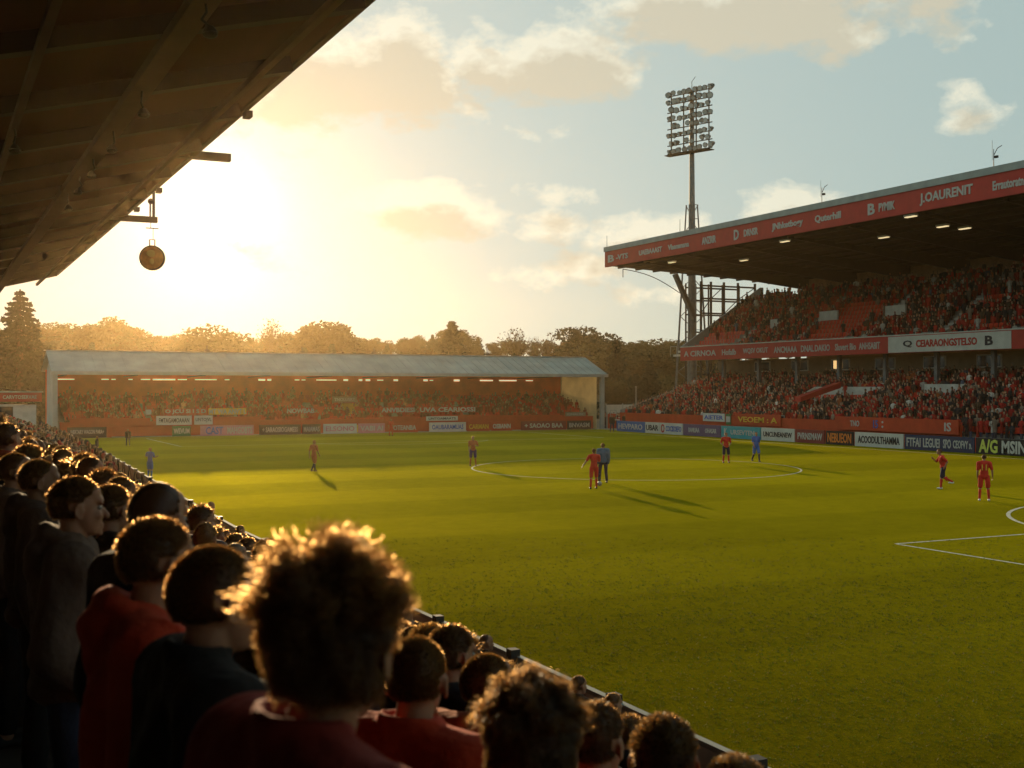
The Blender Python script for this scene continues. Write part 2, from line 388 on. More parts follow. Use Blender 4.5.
# stair flights in the aisles (painted grey half steps)
for T in (LOW, UPP):
    for a in AISLES:
        b = MBo(rs_off)
        for i in range(T['n'] - 1):
            x = T['x0'] + (i + 1) * T['run'] - .15; z = T['z0'] + i * T['rise']
            b.box((x, a, z + T['rise'] * .25), (.3, 1.0, T['rise'] * .5))
        b.build('aisle_steps', m_concw, rs)
# front wall of the lower tier, orange red
yw0 = on_x(66.4, 961)[1]
b = MBo(rs_off); b.box((66.42, (yw0 + RY1) / 2, .95), (.16, RY1 - yw0, 1.9)); b.build('front_wall', m_orange, rs)
b = MBo(rs_off); b.box((66.42, (yw0 + RY0) / 2, .5), (.16, yw0 - RY0, 1.0)); b.build('front_wall', m_redd, rs)
# upper tier balcony fascia
b = MBo(rs_off); b.box((74.25, (RY0 + RY1) / 2, 8.2), (.18, RY1 - RY0 + .4, 1.45)); fas2 = b.build('balcony_fascia', m_red, rs)
b = MBo(rs_off); b.box((74.25, (RY0 + RY1) / 2, 8.98), (.30, RY1 - RY0 + .5, .09)); b.build('balcony_rail', m_white, rs)
ya, yb = on_x(74.1, 888)[1], on_x(74.1, 1011)[1]
b = MBo(rs_off); b.box((74.14, (ya + yb) / 2, 8.19), (.05, ya - yb, 1.36)); wp = b.build('fascia_panel', m_white, rs); wp['label'] = 'white panel on the red balcony front'
m_txt = mat('white lettering', (.48, .46, .42), .6, var=.05); m_txtr = mat('red lettering', (.45, .03, .02), .6); m_txtd = mat('dark lettering', (.03, .03, .035), .6)
def fascia_text(x, p0, p1, z, h, txt, m, par, off, bold=.02, shear=0):
    y0, y1 = on_x(x, p0)[1], on_x(x, p1)[1]
    text_mesh(txt, abs(y0 - y1), h, m, 'lettering', par, Vector((x, (y0 + y1) / 2, z)) - off, '-x', .02, bold, shear)
for p0, p1, t in ((684, 716, 'A CIRNOA'), (722, 736, 'Hofalb'), (743, 768, 'WQSV OKUT'), (774, 797, 'ANCMAAA'), (801, 814, 'DNAL'), (815, 830, 'DAKIO'), (835, 856, 'Sluvert Bio'), (859, 880, 'ANHSABIT')):
    fascia_text(74.15, p0, p1, 8.2, .62, t, m_txt, fas2, rs_off)
fascia_text(74.10, 903, 912, 8.2, .6, 'Q', m_txtd, fas2, rs_off, .02); fascia_text(74.10, 916, 977, 8.2, .62, 'CEIARAONGSTELSO', m_txtr, fas2, rs_off, .03)
fascia_text(74.10, 985, 993, 8.2, .75, 'B', m_txtd, fas2, rs_off, .03)
# wall and rooms behind the lower tier
b = MBo(rs_off); b.box((79.1, (RY0 + RY1) / 2, 3.7), (.2, RY1 - RY0, 7.6)); bw = b.build('rear_wall', m_beige, rs)
b = MBo(rs_off); b.box((86.6, (RY0 + RY1) / 2 - 3, 8.3), (.25, RY1 - RY0 - 6, 16.7)); b.build('rear_wall', m_brick, rs)
m_glass = mat('dark window glass', (.03, .035, .04), .12, var=.1, spec=.6)
for y in np.arange(12, 108, 6.0):
    b = MBo(rs_off); b.box((78.96, y, 6.75), (.08, 2.6, 1.1)); w_ = b.build('window', m_white, rs)
    b = MBo(rs_off); b.box((78.91, y, 6.75), (.06, 2.35, .9)); b.build('pane', m_glass, w_)
    b = MBo(rs_off); b.box((76.2, y + 3, 5.4), (.35, .35, 5.2)); b.build('column', m_steel, rs)
ly = on_x(78.85, 838)[1]
b = MBo(rs_off); b.box((78.8, ly, 6.75), (.08, 1.1, .8)); b.build('lit_window', mat('lit window', (.6, .4, .2), emit=(1, .62, .25, .9)), rs)
# end walls
b = MBo(rs_off); b.prism([(66.5, -.05), (66.5, 2.2), (78.9, 6.0), (79.0, -.05)], 'y', RY1 + .02, RY1 + .2); b.build('end_wall', m_conc, rs)
b = MBo(rs_off); b.prism([(74.2, 7.5), (74.2, 9.0), (84.9, 15.9), (85.3, 15.9), (85.3, 13.6), (75.5, 7.45)], 'y', RY1 + .02, RY1 + .2); b.build('end_wall', m_grey, rs)
# vomitories: pale parapets round the openings in the banking
for (T, p0, p1, row, wid) in ((LOW, 815, 884, 12, 0), (LOW, 925, 966, 13, 0), (UPP, 771, 779, 6, 0), (UPP, 820, 838, 7, 0), (UPP, 886, 906, 7, 0)):
    x, z = row_pos(T, row); x -= .5
    y0, y1 = on_x(x, p1)[1], on_x(x, p0)[1]
    if y1 > RY1: continue
    hh = 1.05 if T is LOW else .9
    b = MBo(rs_off); b.box((x, (y0 + y1) / 2, z + hh / 2), (.18, y1 - y0, hh))
    if T is LOW and p0 == 815: b.prism([(x - 2.6, z - 4 * T['rise'] + .2), (x - 2.6, z - 4 * T['rise'] + .8), (x, z + hh), (x, z)], 'y', y1 - .18, y1)
    b.build('vomitory_wall', m_concw, rs)
yv = on_x(70, 812)[1]
b = MBo(rs_off); b.prism([(68.5, 3.3), (68.5, 3.7), (73.0, 5.0), (73.0, 4.5)], 'y', yv - .3, yv + .5); o = b.build('stair_canopy', m_red, rs)
# safety rails on upper gangways
for T in (UPP, LOW):
    for a in AISLES:
        b = MBo(rs_off); x0, z0 = row_pos(T, 0); b.tube((x0 - .3, a - .6, z0), (x0 - .3, a - .6, z0 + 1.1), .03, n=5); b.tube((x0 - .3, a + .6, z0), (x0 - .3, a + .6, z0 + 1.1), .03, n=5); b.tube((x0 - .3, a - .6, z0 + 1.1), (x0 - .3, a + .6, z0 + 1.1), .03, n=5); b.build('handrail', m_grey, rs)
# roof
RX0, RX1 = 64.5, 86.8
def soff(x): return 17.45 - (x - RX0) * .045
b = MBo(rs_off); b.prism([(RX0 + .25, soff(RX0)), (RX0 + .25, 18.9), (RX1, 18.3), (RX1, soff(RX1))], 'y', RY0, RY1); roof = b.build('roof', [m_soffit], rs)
b = MBo(rs_off); b.box((RX0 + .12, (RY0 + RY1) / 2, 18.1), (.24, RY1 - RY0 + .1, 1.62)); rf = b.build('roof_fascia', m_red, roof)
b = MBo(rs_off); b.box((RX0 + .12, (RY0 + RY1) / 2, 19.16), (.42, RY1 - RY0 + .3, .5)); b.build('coping', m_grey, roof)
b = MBo(rs_off)
for x in np.arange(RX0 + 1.5, RX1, 2.2): b.box((x, (RY0 + RY1) / 2, soff(x) - .11), (.16, RY1 - RY0 - .4, .2))
b.build('purlins', m_dark, roof)
for y in np.arange(RY0 + 4, RY1, 7.5):
    b = MBo(rs_off); b.prism([(RX0 + .8, soff(RX0 + .8) - .05), (RX1 - .5, soff(RX1) - .02), (RX1 - .5, soff(RX1) - 1.3), (RX0 + .8, soff(RX0) - .25)], 'y', y - .12, y + .12); b.build('roof_beam', m_dark, roof)
for (px, py) in ((911, 216), (943, 226), (884, 237), (785, 241), (672, 262), (744, 260), (720, 273), (965, 262 - 34)):
    best = None
    for X in np.linspace(65, 86, 200):
        p = on_x(X, px, py)
        e = abs(p[2] - (soff(X) - .3))
        if best is None or e < best[0]: best = (e, p)
    p = best[1]
    if best[0] > .3: continue
    b = MBo(rs_off); b.box((p[0], p[1], p[2] + .05), (.4, 1.1, .14)); l_ = b.build('ceiling_light', m_white, roof)
    b = MBo(rs_off); b.box((p[0], p[1], p[2] - .05), (.3, 1.0, .06)); b.build('diffuser', m_lamp, l_)
for p0, p1, t, s in ((608, 614, 'B', 1), (616, 628, '-VTS', .75), (639, 662, 'UAEBAAAST', .7), (668, 689, 'Vlaananana', .7), (702, 716, 'ANZRIR', .9), (734, 739, 'D', 1.2), (744, 758, 'DRNSR', .85), (772, 803, 'JNhketbogy', .95), (815, 841, 'Quterhill', .9), (868, 875, 'B', 1.15), (879, 895, 'PYMIIK', .85), (920, 973, 'J.OAURENIT', 1.2), (993, 1024, 'Errautoratn', .85)):
    fascia_text(RX0 - .02, p0, p1, 18.1, .75 * s, t, m_txt, rf, rs_off, .03)
# things standing on the roof edge
def pole_on_roof(px, kind, lab):
    y = on_x(RX0 + .2, px)[1]; e = empty('roof_mast', (RX0 + .2, y, 19.4)); e.scale = (.62,) * 3; tag(e, lab, 'mast', 'small masts along the roof edge')
    m_ = MB(); m_.tube((0, 0, 0), (0, 0, 2.0), .05, .035, 6); m_.build('pole', m_dark, e)
    if kind:
        m_ = MB(); m_.path([(0, 0, 1.3), (0, -.5, 2.0), (0, -1.1, 2.2)], .04); m_.box((0, -.35, 1.1), (.25, .4, .25)); m_.build('camera_arm', m_dark, e)
        m_ = MB(); m_.tube((0, .2, .8), (0, .2, 3.0), .02, .02, 5); m_.build('aerial', m_dark, e)
pole_on_roof(994, 1, 'mast with curved camera arm on the roof edge at the far right'); pole_on_roof(822, 1, 'mast with curved camera arm halfway along the red roof edge')
pole_on_roof(680, 0, 'thin plain rod on the roof edge beside the floodlight pylon'); pole_on_roof(607, 0, 'thin aerial at the far end corner of the big roof')
# rear frame of open steelwork at the far end
fr = empty('steel_frame', (78, 111, 0)); fo = Vector((78, 111, 0)); tag(fr, 'open steel stair frame carrying the far end of the big roof, seen against the sky', 'frame')
xs = [on_y(112.0, p)[0] for p in (701, 711, 724, 738, 755)]
zs = [CZ - (y - HOR) * 133 / F_PX for y in (374, 352, 330, 312, 297, 284)]
for x in xs:
    b = MBo(fo); b.box((x, 112, 8.2), (.2, .2, 16.6)); b.box((x, 115, 8.2), (.14, .14, 16.6)); b.build('column', m_dark, fr)
b = MBo(fo)
for z in zs:
    b.box(((xs[0] + xs[-1]) / 2, 112, z), (xs[-1] - xs[0], .16, .18)); b.box(((xs[0] + xs[-1]) / 2, 115, z), (xs[-1] - xs[0], .16, .18))
b.build('crossbeams', m_dark, fr)
b = MBo(fo)
for i, (z0, z1) in enumerate(zip(zs[:-1], zs[1:])):
    for k in range(len(xs) - 1):
        if (i + k) % 2: b.bar((xs[k], 112, z0), (xs[k + 1], 112, z1), .08)
b.build('braces', m_dark, fr)
p0, p1 = on_y(111.2, 675, 274), on_y(111.2, 694, 318)
b = MBo(fo); b.bar(p0, p1, .55, .4); b.build('raking_strut', m_steel, fr)
b = MBo(fo)
c0, c1 = Vector(on_y(110.3, 623, 269)), Vector(on_y(111, 680, 293)); pts = [c0 + Vector((0, 0, -.9))] + [c0.lerp(c1, t) + Vector((0, 0, .5 * math.sin(math.pi * t))) for t in np.linspace(0, 1, 9)]
b.path(pts, .045, 5); b.build('cable', m_dark, fr)

# ================================================================ FAR STAND
FX0, FX1, FY = 10.2, 66.6, 114.5
fs_off = Vector((38, 116, 0)); fs = empty('stadium_stand', fs_off); tag(fs, 'long low single-tier stand with grey pitched roof at the far end of the pitch', 'stand')
FAR = dict(y0=115.6, z0=.75, n=13, run=.60, rise=.185)
def far_row(i): return FAR['y0'] + (i + .5) * FAR['run'], FAR['z0'] + i * FAR['rise']
pr = [(FAR['y0'], -.05)]; y, z = FAR['y0'], FAR['z0']
for i in range(FAR['n']): pr += [(y, z), (y + FAR['run'], z)]; y += FAR['run']; z += FAR['rise']
pr += [(y, -.05)]
b = MBo(fs_off); b.prism(pr, 'x', FX0 + .3, FX1 - .3); b.build('terrace', m_conc, fs)
V = []; Fq = []
for i in range(FAR['n']):
    y, z = far_row(i)
    for x in np.arange(FX0 + .8, FX1 - .8, .52):
        if (x - FX0) % 8.2 < .9: continue
        n = len(V)
        for (dy, dz) in ((-.05, .38), (.14, .4), (.22, .75)):
            for dx in (-.21, .21): V.append((x + dx - fs_off.x, y + dy - fs_off.y, z + dz))
        Fq += [(n, n + 1, n + 3, n + 2), (n + 2, n + 3, n + 5, n + 4)]
tag(np_mesh('seats', V, Fq, m_redd, fs), kind='stuff')
b = MBo(fs_off); b.box(((FX0 + FX1) / 2, 123.7, 3.1), (FX1 - FX0, .2, 6.3)); b.build('rear_wall', mat('orange brown rear wall', (.75, .10, .016), .85, var=.2, scale=.8), fs)
m_sheet = mat('weathered grey roof sheet', (.22, .29, .29), .8, var=.2, scale=.5, bump=.1)
b = MBo(fs_off); T_ = .16
b.prism([(FY, 5.85), (119.6, 7.8), (124.6, 6.05), (124.6, 6.05 + T_), (119.6, 7.8 + T_ + .03), (FY, 5.85 + T_)], 'x', FX0 - .3, FX1 + .9); froof = b.build('roof', m_sheet, fs)
b = MBo(fs_off)
for x in np.arange(FX0, FX1 + .8, .9):
    b.bar((x, FY + .02, 6.04), (x, 119.6, 8.01), .05, .05)
b.build('roof_ribs', m_sheet, froof)
b = MBo(fs_off); b.box(((FX0 + FX1) / 2 + .3, FY - .06, 5.86), (FX1 - FX0 + 1.2, .1, .32)); b.build('gutter', m_grey, froof)
b = MBo(fs_off); b.box(((FX0 + FX1) / 2, 119.6, 8.02), (FX1 - FX0 + 1, .4, .08)); b.build('ridge_cap', m_grey, froof)
for px in (207, 302, 374, 487, 590):
    X = on_y(119.6, px)[0]; b = MBo(fs_off); b.tube((X, 119.6, 8.0), (X, 119.6, 8.7), .06, n=6); b.box((X, 119.6, 8.2), (.5, .3, .2)); b.build('roof_vent', m_dark, froof)
for x in np.arange(FX0 + 1, FX1 - 1, 6.2):
    b = MBo(fs_off); b.bar((x, FY + .4, 5.75), (x, 119.6, 7.5), .14, .22); b.bar((x, 119.6, 7.5), (x, 123.5, 6.0), .14, .22); b.bar((x, FY + .4, 5.7), (x, 123.5, 5.6), .1, .1); b.build('truss', m_dark, froof)
# end walls: pale cladding
for x, mm in ((FX0 + .1, m_grey), (FX1 - .1, m_beige)):
    b = MBo(fs_off); b.prism([(115.3, -.05), (115.3, 5.95), (119.6, 7.7), (124.0, 6.1), (124.0, -.05)], 'x', x - .02, x + .02); b.build('end_wall', mat('cream end cladding', (.80, .68, .46), .75, var=.12, scale=.8, transl=.65) if mm is m_beige else m_grey, fs)
for x in (FX0 + .05, FX1 + .35):
    b = MBo(fs_off); b.box((x, FY + .35, 2.95), (.42, .42, 5.9)); b.build('corner_post', m_grey, fs)
b = MBo(fs_off)
for x in np.arange(FX0 + .5, FX1, .35):
    pass
for k, yy in enumerate((117.6, 119.2, 120.8, 122.3)): pass
# slots under the rear eaves: daylight through gaps put in as glowing strips
m_slot = mat('glowing slot strip', (.85, .8, .65), .4, emit=(1.0, .82, .5, .75))
x = FX0 + 1.0
while x < FX1 - 2:
    wv = random.choice((.5, .9, 1.6, 2.2, .4, .7))
    b = MBo(fs_off); b.box((x + wv / 2, 123.56, 5.35), (wv, .06, random.choice((.1, .14, .2)))); o = b.build('glow_slot', m_slot, fs)
    x += wv + random.choice((.25, .4, 1.2, 2.5, .8, 3.0))
# front parapet with openings, stairs
b = MBo(fs_off)
for (a, c, z0, z1) in ((70, 115, 1.05, 1.75), (115, 150, 1.05, 1.7), (211, 260, 1.05, 1.75), (440, 478, 1.0, 1.7), (478, 560, 1.0, 1.6), (100, 150, .05, .95), (383, 415, 1.1, 1.6)):
    X0, X1 = on_y(115.2, a)[0], on_y(115.2, c)[0]; b.box(((X0 + X1) / 2, 115.2, (z0 + z1) / 2), (X1 - X0, .14, z1 - z0))
b.box(((FX0 + FX1) / 2, 115.42, .72), (FX1 - FX0 - 1, .12, 1.35)); b.build('front_wall', m_orange, fs)
X0 = on_y(116, 360)[0]
b = MBo(fs_off); b.prism([(115.3, .05), (115.3, .75), (119.5, 2.9), (119.5, 2.1)], 'x', X0 - .8, X0 + .7); o = b.build('stair_flight', m_gold, fs); o['label'] = 'yellow painted stair flight'
# ================================================================ advertising boards (each a thing)
def board(axis, p0, p1, z0, h, m, txt, mt, lab, parts=None, depth=.1, X=None, frac=.52, grp='advertising boards round the pitch', name='advertising_board', bold=.02, shear=0):
    f = on_x if axis == 'x' else on_y; A = (64.6 if axis == 'x' else 113.9) if X is None else X
    a, c = f(A, p0), f(A, p1); w = (Vector(a[:2]) - Vector(c[:2])).length - .06
    cen = ((a[0] + c[0]) / 2, (a[1] + c[1]) / 2, z0)
    e = empty(name, cen); tag(e, lab, 'board', grp)
    d = (depth, w, h) if axis == 'x' else (w, depth, h)
    m_ = MB(); m_.box((0, 0, h / 2 + .02), d); m_.build('panel', m, e)
    m_ = MB()
    for s in (-.42, .42):
        q = (.25, s * w) if axis == 'x' else (s * w, .25)
        m_.bar((q[0], q[1], 0), ((q[0] - .2, q[1], h * .8) if axis == 'x' else (q[0], q[1] - .2, h * .8)), .05)
    m_.build('support', m_dark, e)
    for (t, u0, u1, tm, hf) in (parts or [(txt, .07, .93, mt, frac)]):
        uc = (u0 + u1) / 2 - .5; ww = (u1 - u0) * w
        loc = (-depth / 2 - .012, -uc * w, h / 2 + .02) if axis == 'x' else (uc * w, -depth / 2 - .012, h / 2 + .02)
        text_mesh(t, ww, h * hf, tm, 'lettering', e, loc, '-' + axis, .015, bold, shear)
    return e
m_txto = mat('orange lettering', (.75, .22, .04), .6); m_txtb = mat('blue lettering', (.06, .12, .4), .6)
BH = 1.08
board('x', 617, 645, 0, BH, m_blue, 'HEVPARO', m_txt, 'blue board with pale writing, first on the right beside the corner of the pitch')
board('x', 645.5, 660, 0, BH, m_white, 'UBAR', m_txtd, 'short white board between the blue board and the white board with a red mark')
board('x', 660.5, 683, 0, BH, m_white, '', m_txtb, 'white board with a red mark and grey writing left of the purple board', parts=[('O', .04, .2, m_txtr, .8), ('COCISOEFO', .26, .95, m_txtb, .5)])
board('x', 683.5, 721, 0, BH, m_purple, '', m_txt, 'purple grey board with two short words left of the teal board', parts=[('RAMLIAA', .15, .45, m_txt, .4), ('OHASAR', .6, .9, m_txt, .4)])
board('x', 721.5, 761, 0, BH, m_teal, '', m_txt, 'bright teal board behind the red and the blue players', parts=[('K', .08, .16, m_txt, .6), ('URSEVTEN', .25, .85, m_txt, .4)])
board('x', 761.5, 795, 0, BH, m_white, 'UNCUNEANEW', m_txtd, 'plain white board with thin dark writing right of the teal board', frac=.4)
board('x', 796, 825, 0, BH, m_maroon, 'PVRNSMAW', m_txt, 'maroon board with white writing under the stair canopy')
board('x', 826, 854, 0, BH, m_black, 'NEBUEON', m_txto, 'black board with orange writing left of the long white board', frac=.7)
board('x', 855, 904, 0, BH, m_white, 'ACOODULTHAMMA', m_txtd, 'long white board with dark writing left of the long navy board')
board('x', 905, 975, 0, BH, m_navy, '', m_txt, 'long navy board with white words beside the walking player in red', parts=[('FTFAI', .03, .24, m_txt, .6), ('LEGUEI', .28, .52, m_txt, .62), ('SPO', .57, .68, m_txt, .6), ('CEOFVY ».', .71, .97, m_txt, .52)])
board('x', 976, 1030, 0, BH, m_black, '', m_yellow, 'black board with tall yellow letters at the right edge', parts=[('A/G', .06, .42, m_yellow, .85), ('MSIN', .5, .95, m_white, .8)], bold=.03)
board('x', 1031, 1075, 0, BH, m_maroon, 'TESVOR', m_txt, 'maroon board past the one with yellow letters')
# upper signs on the front wall of the right stand
board('x', 703, 725, 1.35, .75, m_white, 'AIETER', m_txtb, 'small pale panel on the red wall above the teal board', X=66.25, depth=.06, grp='panels on the red wall')
board('x', 726, 731, 1.1, 1.0, m_green, 'I', m_txt, 'narrow dark green panel on the red wall', X=66.25, depth=.06, grp='panels on the red wall')
board('x', 735, 781, 1.15, 1.0, m_orange, 'VEOEM : A', m_gold, 'orange panel with yellow writing on the red wall', X=66.22, depth=.08, grp='panels on the red wall', frac=.5)
board('x', 835, 959, 1.15, 1.05, m_orange, '', m_txt, 'long orange hoarding with a few white marks above the boards', X=66.0, depth=.1, grp='panels on the red wall', parts=[('TNO', .14, .22, m_txt, .45), ('15', .34, .38, m_txtb, .6), (':', .41, .425, m_txt, .5), ('IS', .9, .95, m_txt, .6)])
# far end
BF = .95
for a in ((67, 107, m_black, 'JHERTARY WAGON PARA+', m_txt, 'black board with white writing at the far left of the far touchline', None),
          (107, 112, m_orange, 'I', m_orange, 'narrow orange board next to the black board at the far left', None),
          (172, 191, m_green, 'WEVUM', m_txt, 'small green board with pale writing below the white panel', None),
          (200, 254, m_pink, '', m_txt, 'long pink board with purple and white slanted words', [('CAST', .1, .42, m_txtb, .75), ('MAHGOBTS', .5, .97, m_txt, .7)]),
          (259, 301, m_black, '+ SARAOSIOGAMESS', m_txt, 'long black board with small white writing left of another black one', None),
          (302, 321, m_black, 'MAIAMAS', m_txt, 'short black board with small white writing', None),
          (323, 357, m_white, 'ELSONO', m_pink, 'white board at the foot of the yellow stair', None),
          (358, 385, m_pink, 'VABI AI', m_txt, 'short pinkish board right of the yellow stair', None),
          (391, 418, m_orange, 'OTEANBA', m_txt, 'orange board with white writing near the middle of the far end', None),
          (429, 466, m_white, 'OAUBARAMUAS', m_txtb, 'white board with blue writing near the middle of the far end', None),
          (467, 490, m_orange, 'CARMAN', m_gold, 'orange board with yellow writing right of the blue lettered one', None),
          (491, 512, m_orange, 'OSBANN', m_white, 'orange board with white writing behind the standing player', None),
          (521, 566, m_maroon, '+ SAOAO BAA', m_txt, 'long maroon board with white writing right of the middle', None),
          (567, 591, m_black, 'BNVASM', m_txt, 'black board with white writing by the cream end wall', None)):
    board('y', a[0], a[1], 0, BF, a[2], a[3], a[4], a[5], parts=a[6])
board('y', 156, 192, 1.02, .85, m_white, 'FMTAGAMOAAAN', m_txtd, 'white panel with dark writing on the orange wall of the far stand', X=115.05, depth=.06, grp='panels on the far stand wall')
board('y', 194, 213, 1.02, .85, m_white, 'UNTOJVL', m_txtd, 'smaller white panel beside the long white one on the far wall', X=115.05, depth=.06, grp='panels on the far stand wall')
board('y', 426, 458, 1.1, .45, m_white, 'UNTOAMAATS', m_txtd, 'narrow white strip above the blue lettered board', X=115.05, depth=.06, grp='panels on the far stand wall')
board('y', 332, 357, 3.0, .62, m_beige, 'TNOLUSRT', m_txt, 'grey sign hung among the seats above the yellow stair', X=117.8, depth=.06, grp='panels on the far stand wall')
board('y', 565, 586, 1.35, .5, m_beige, 'IGNAUSC', m_txt, 'small beige sign beneath the cream end wall', X=115.6, depth=.06, grp='panels on the far stand wall')
def banner(p0, p1, z, h, txt, m, lab, cloth=None):
    a, c = on_y(115.9, p0), on_y(115.9, p1); e = empty('banner', ((a[0] + c[0]) / 2, 115.7, z)); tag(e, lab, 'banner', 'banners on the far stand')
    w = c[0] - a[0]
    m_ = MB()
    n = 24; vs = []
    for i in range(n + 1):
        for zz in (0, h): vs.append((w * (i / n - .5), .05 * math.sin(i * 1.9) + (.03 if zz else 0), zz))
    m_.add(vs, [(2 * i, 2 * i + 2, 2 * i + 3, 2 * i + 1) for i in range(n)]); k = m_.build('cloth', cloth or m_orange, e, fix=False)
    text_mesh(txt, w * .97, h * .8, m, 'lettering', e, (0, -.09, h / 2), '-y', .01, .03)
banner(145, 151, 1.95, .6, '1', m_txt, 'tiny banner with one pale letter at the left of the far stand')
banner(164, 206, 1.95, .6, 'O JCU SI I S D', m_txt, 'long banner of spaced pale letters in the far stand')
banner(208, 246, 1.95, .6, 'MT WA ANVT L', m_txt, 'banner with pale letters on yellow and orange in the far stand', m_gold)
banner(286, 314, 1.95, .6, 'NOWBAB', m_txt, 'banner with one word above the twin black boards')
banner(380, 414, 1.95, .6, 'ANVBDIESI', m_txt, 'banner with one long word right of the yellow stair')
banner(418, 475, 1.95, .6, 'UVA CEARIOSSI', m_txt, 'banner with two words above the blue lettered board')

# ================================================================ floodlight pylon
def floodlight():
    D_ = 137.0; base = Vector(on_d(D_, 692, 400)); base.z = 0; mp = D_ / F_PX
    e = empty('floodlight_pylon', base); tag(e, 'tall grey floodlight pylon rising behind the end of the two-tier stand', 'floodlight')
    zt = CZ + (HOR - 92) * mp; zb = CZ + (HOR - 152) * mp
    m_ = MB(); m_.tube((0, 0, 0), (0, 0, CZ + (HOR - 152) * mp), .60, .28, 12); m_.tube((0, 0, zb), (0, 0, zt + .2), .28, .25, 10); m_.build('pole', m_steel, e, smooth=False)
    m_ = MB()
    hz = CZ + (HOR - 205) * mp
    for s in (-1, 1):
        for t in (-1, 1):
            m_.tube((s * 1.5, t * 1.5, 0), (s * .55, t * .3, hz), .14, .08, 6)
    for i in range(16):
        z0 = i * hz / 16; z1 = (i + 1) * hz / 16; w0 = 1.5 - .95 * i / 16; w1 = 1.5 - .95 * (i + 1) / 16
        s = 1 if i % 2 else -1
        m_.bar((-s * w0, -w0 * .8, z0), (s * w1, -w1 * .8, z1), .07); m_.bar((-w1, -w1 * .8, z1), (w1, -w1 * .8, z1), .07); m_.bar((s * w0, w0 * .8, z0), (-s * w1, w1 * .8, z1), .07)
    m_.build('lattice_legs', m_steel, e)
    # head frame faces the pitch centre
    fdir = Vector((PCX, PCY, 0)) - base; fdir.z = 0; fdir.normalize(); phi = R(44); side = Vector((CT, -ST, 0)) * math.cos(phi) - Vector((ST, CT, 0)) * math.sin(phi); fdir = -Vector((CT, -ST, 0)) * math.sin(phi) - Vector((ST, CT, 0)) * math.cos(phi)
    Wd = 6.2; rows = 8
    rowz = [zb + .35 + i * (zt - zb - .2) / (rows - 1) for i in range(rows)]
    m_ = MB()
    for z in rowz: m_.bar(side * -Wd / 2 + fdir * .45 + Vector((0, 0, z - .28)), side * Wd / 2 + fdir * .45 + Vector((0, 0, z - .28)), .10)
    for k in (-.42, -.14, .14, .42): m_.bar(side * Wd * k + fdir * .38 + Vector((0, 0, rowz[0] - .3)), side * Wd * k + fdir * .38 + Vector((0, 0, rowz[-1] + .3)), .11)
    for z in rowz[::2]: m_.bar(Vector((0, 0, z)), fdir * .45 + Vector((0, 0, z)), .16)
    m_.box(fdir * .55 + Vector((0, 0, rowz[0] - .5)), (Wd, 1.0, .08), rot=Matrix((side, fdir, Vector((0, 0, 1)))).transposed()); m_.build('head_frame', m_dark, e)
    m_l = mat('floodlight housing', (.11, .10, .09), .6, .2); m_g = mat('floodlight glass', (.62, .62, .6), .25, spec=.5)
    L0 = MB(); L0.mi = 0
    tilt = (fdir * .86 + Vector((0, 0, -.5))).normalized()
    L0.tube(-tilt * .32, tilt * .10, .22, .36, 9); L0.tube(-tilt * .45, -tilt * .32, .15, .19, 7); L0.bar(Vector((0, 0, -.30)), tilt * -.05, .07)
    L0.mi = 1; L0.tube(tilt * .10, tilt * .13, .30, .30, 9)
    first = None; rr = random.Random(3)
    for ri, z in enumerate(rowz):
        n = 8 if ri in (1, 3, 5) else 9
        for k in range(n):
            s = (k - (n - 1) / 2) * Wd / 9 * (1.04 if ri != 3 else .92)
            if rr.random() < .05: continue
            if first is None: o = first = L0.build('lamp', [m_l, m_g], e)
            else: o = first.copy(); COL.objects.link(o); o.parent = e
            o.location = side * (s + rr.uniform(-.12, .12)) + fdir * .5 + Vector((0, 0, z + rr.uniform(-.12, .12))); o.rotation_euler = (rr.uniform(-.3, .3), rr.uniform(-.3, .3), rr.uniform(-.5, .5)); o.scale = (rr.uniform(.8, 1.1),) * 3
    m_ = MB(); m_.tube((0, 0, zt), (0, 0, zt + 1.2), .05, .03, 5); m_.tube((0, 0, zt + 1.2), side * .5 + Vector((0, 0, zt + 1.7)), .03, .03, 5); m_.build('lightning_rod', m_dark, e)
floodlight()

# ================================================================ kiosk, corner fences, posts
kx, ky, _ = on_y(109.0, 17)
e = empty('kiosk', (kx, ky, 0)); tag(e, 'small kiosk with a red sign band and pale side wall beside the conifer', 'kiosk')
m_ = MB(); m_.box((-.9, 0, 1.55), (4.6, 3, 3.1)); m_.build('wall', m_concw, e)
m_ = MB(); m_.box((-1.7, -1.52, 2.2), (2.6, .1, 1.5)); m_.build('serving_hatch', m_black, e)
m_ = MB(); m_.box((-.8, -.1, 3.75), (5.2, 3.6, .75)); rf_ = m_.build('sign_band', m_red, e); text_mesh('CARVTOSERVAE', 2.6, .3, m_txt, 'lettering', rf_, (.1, -1.93, 3.75), '-y', .01, .01)
m_ = MB(); m_.box((-.8, -.1, 4.17), (5.4, 3.8, .08)); m_.build('roof', m_grey, e)
def fence(name, pts, h, m, lab, grp, pw=.08, slats=False):
    o0 = Vector(pts[0]); e = empty(name, o0); tag(e, lab, 'fence', grp)
    for a, c in zip(pts[:-1], pts[1:]):
        a, c = Vector(a), Vector(c); d = c - a; n = max(1, round(d.length / 2.5)); m_ = MB(); ang = math.atan2(d.y, d.x)
        m_.box((a + c) / 2 - o0 + Vector((0, 0, h / 2)), (d.length, .05, h - .1), rz=ang); m_.build('panel', m, e)
        m_ = MB()
        for i in range(n + 1): m_.box(a + d * i / n - o0 + Vector((0, 0, h / 2 + .05)), (pw, pw + .06, h + .1), rz=ang)
        m_.build('posts', m_grey, e)
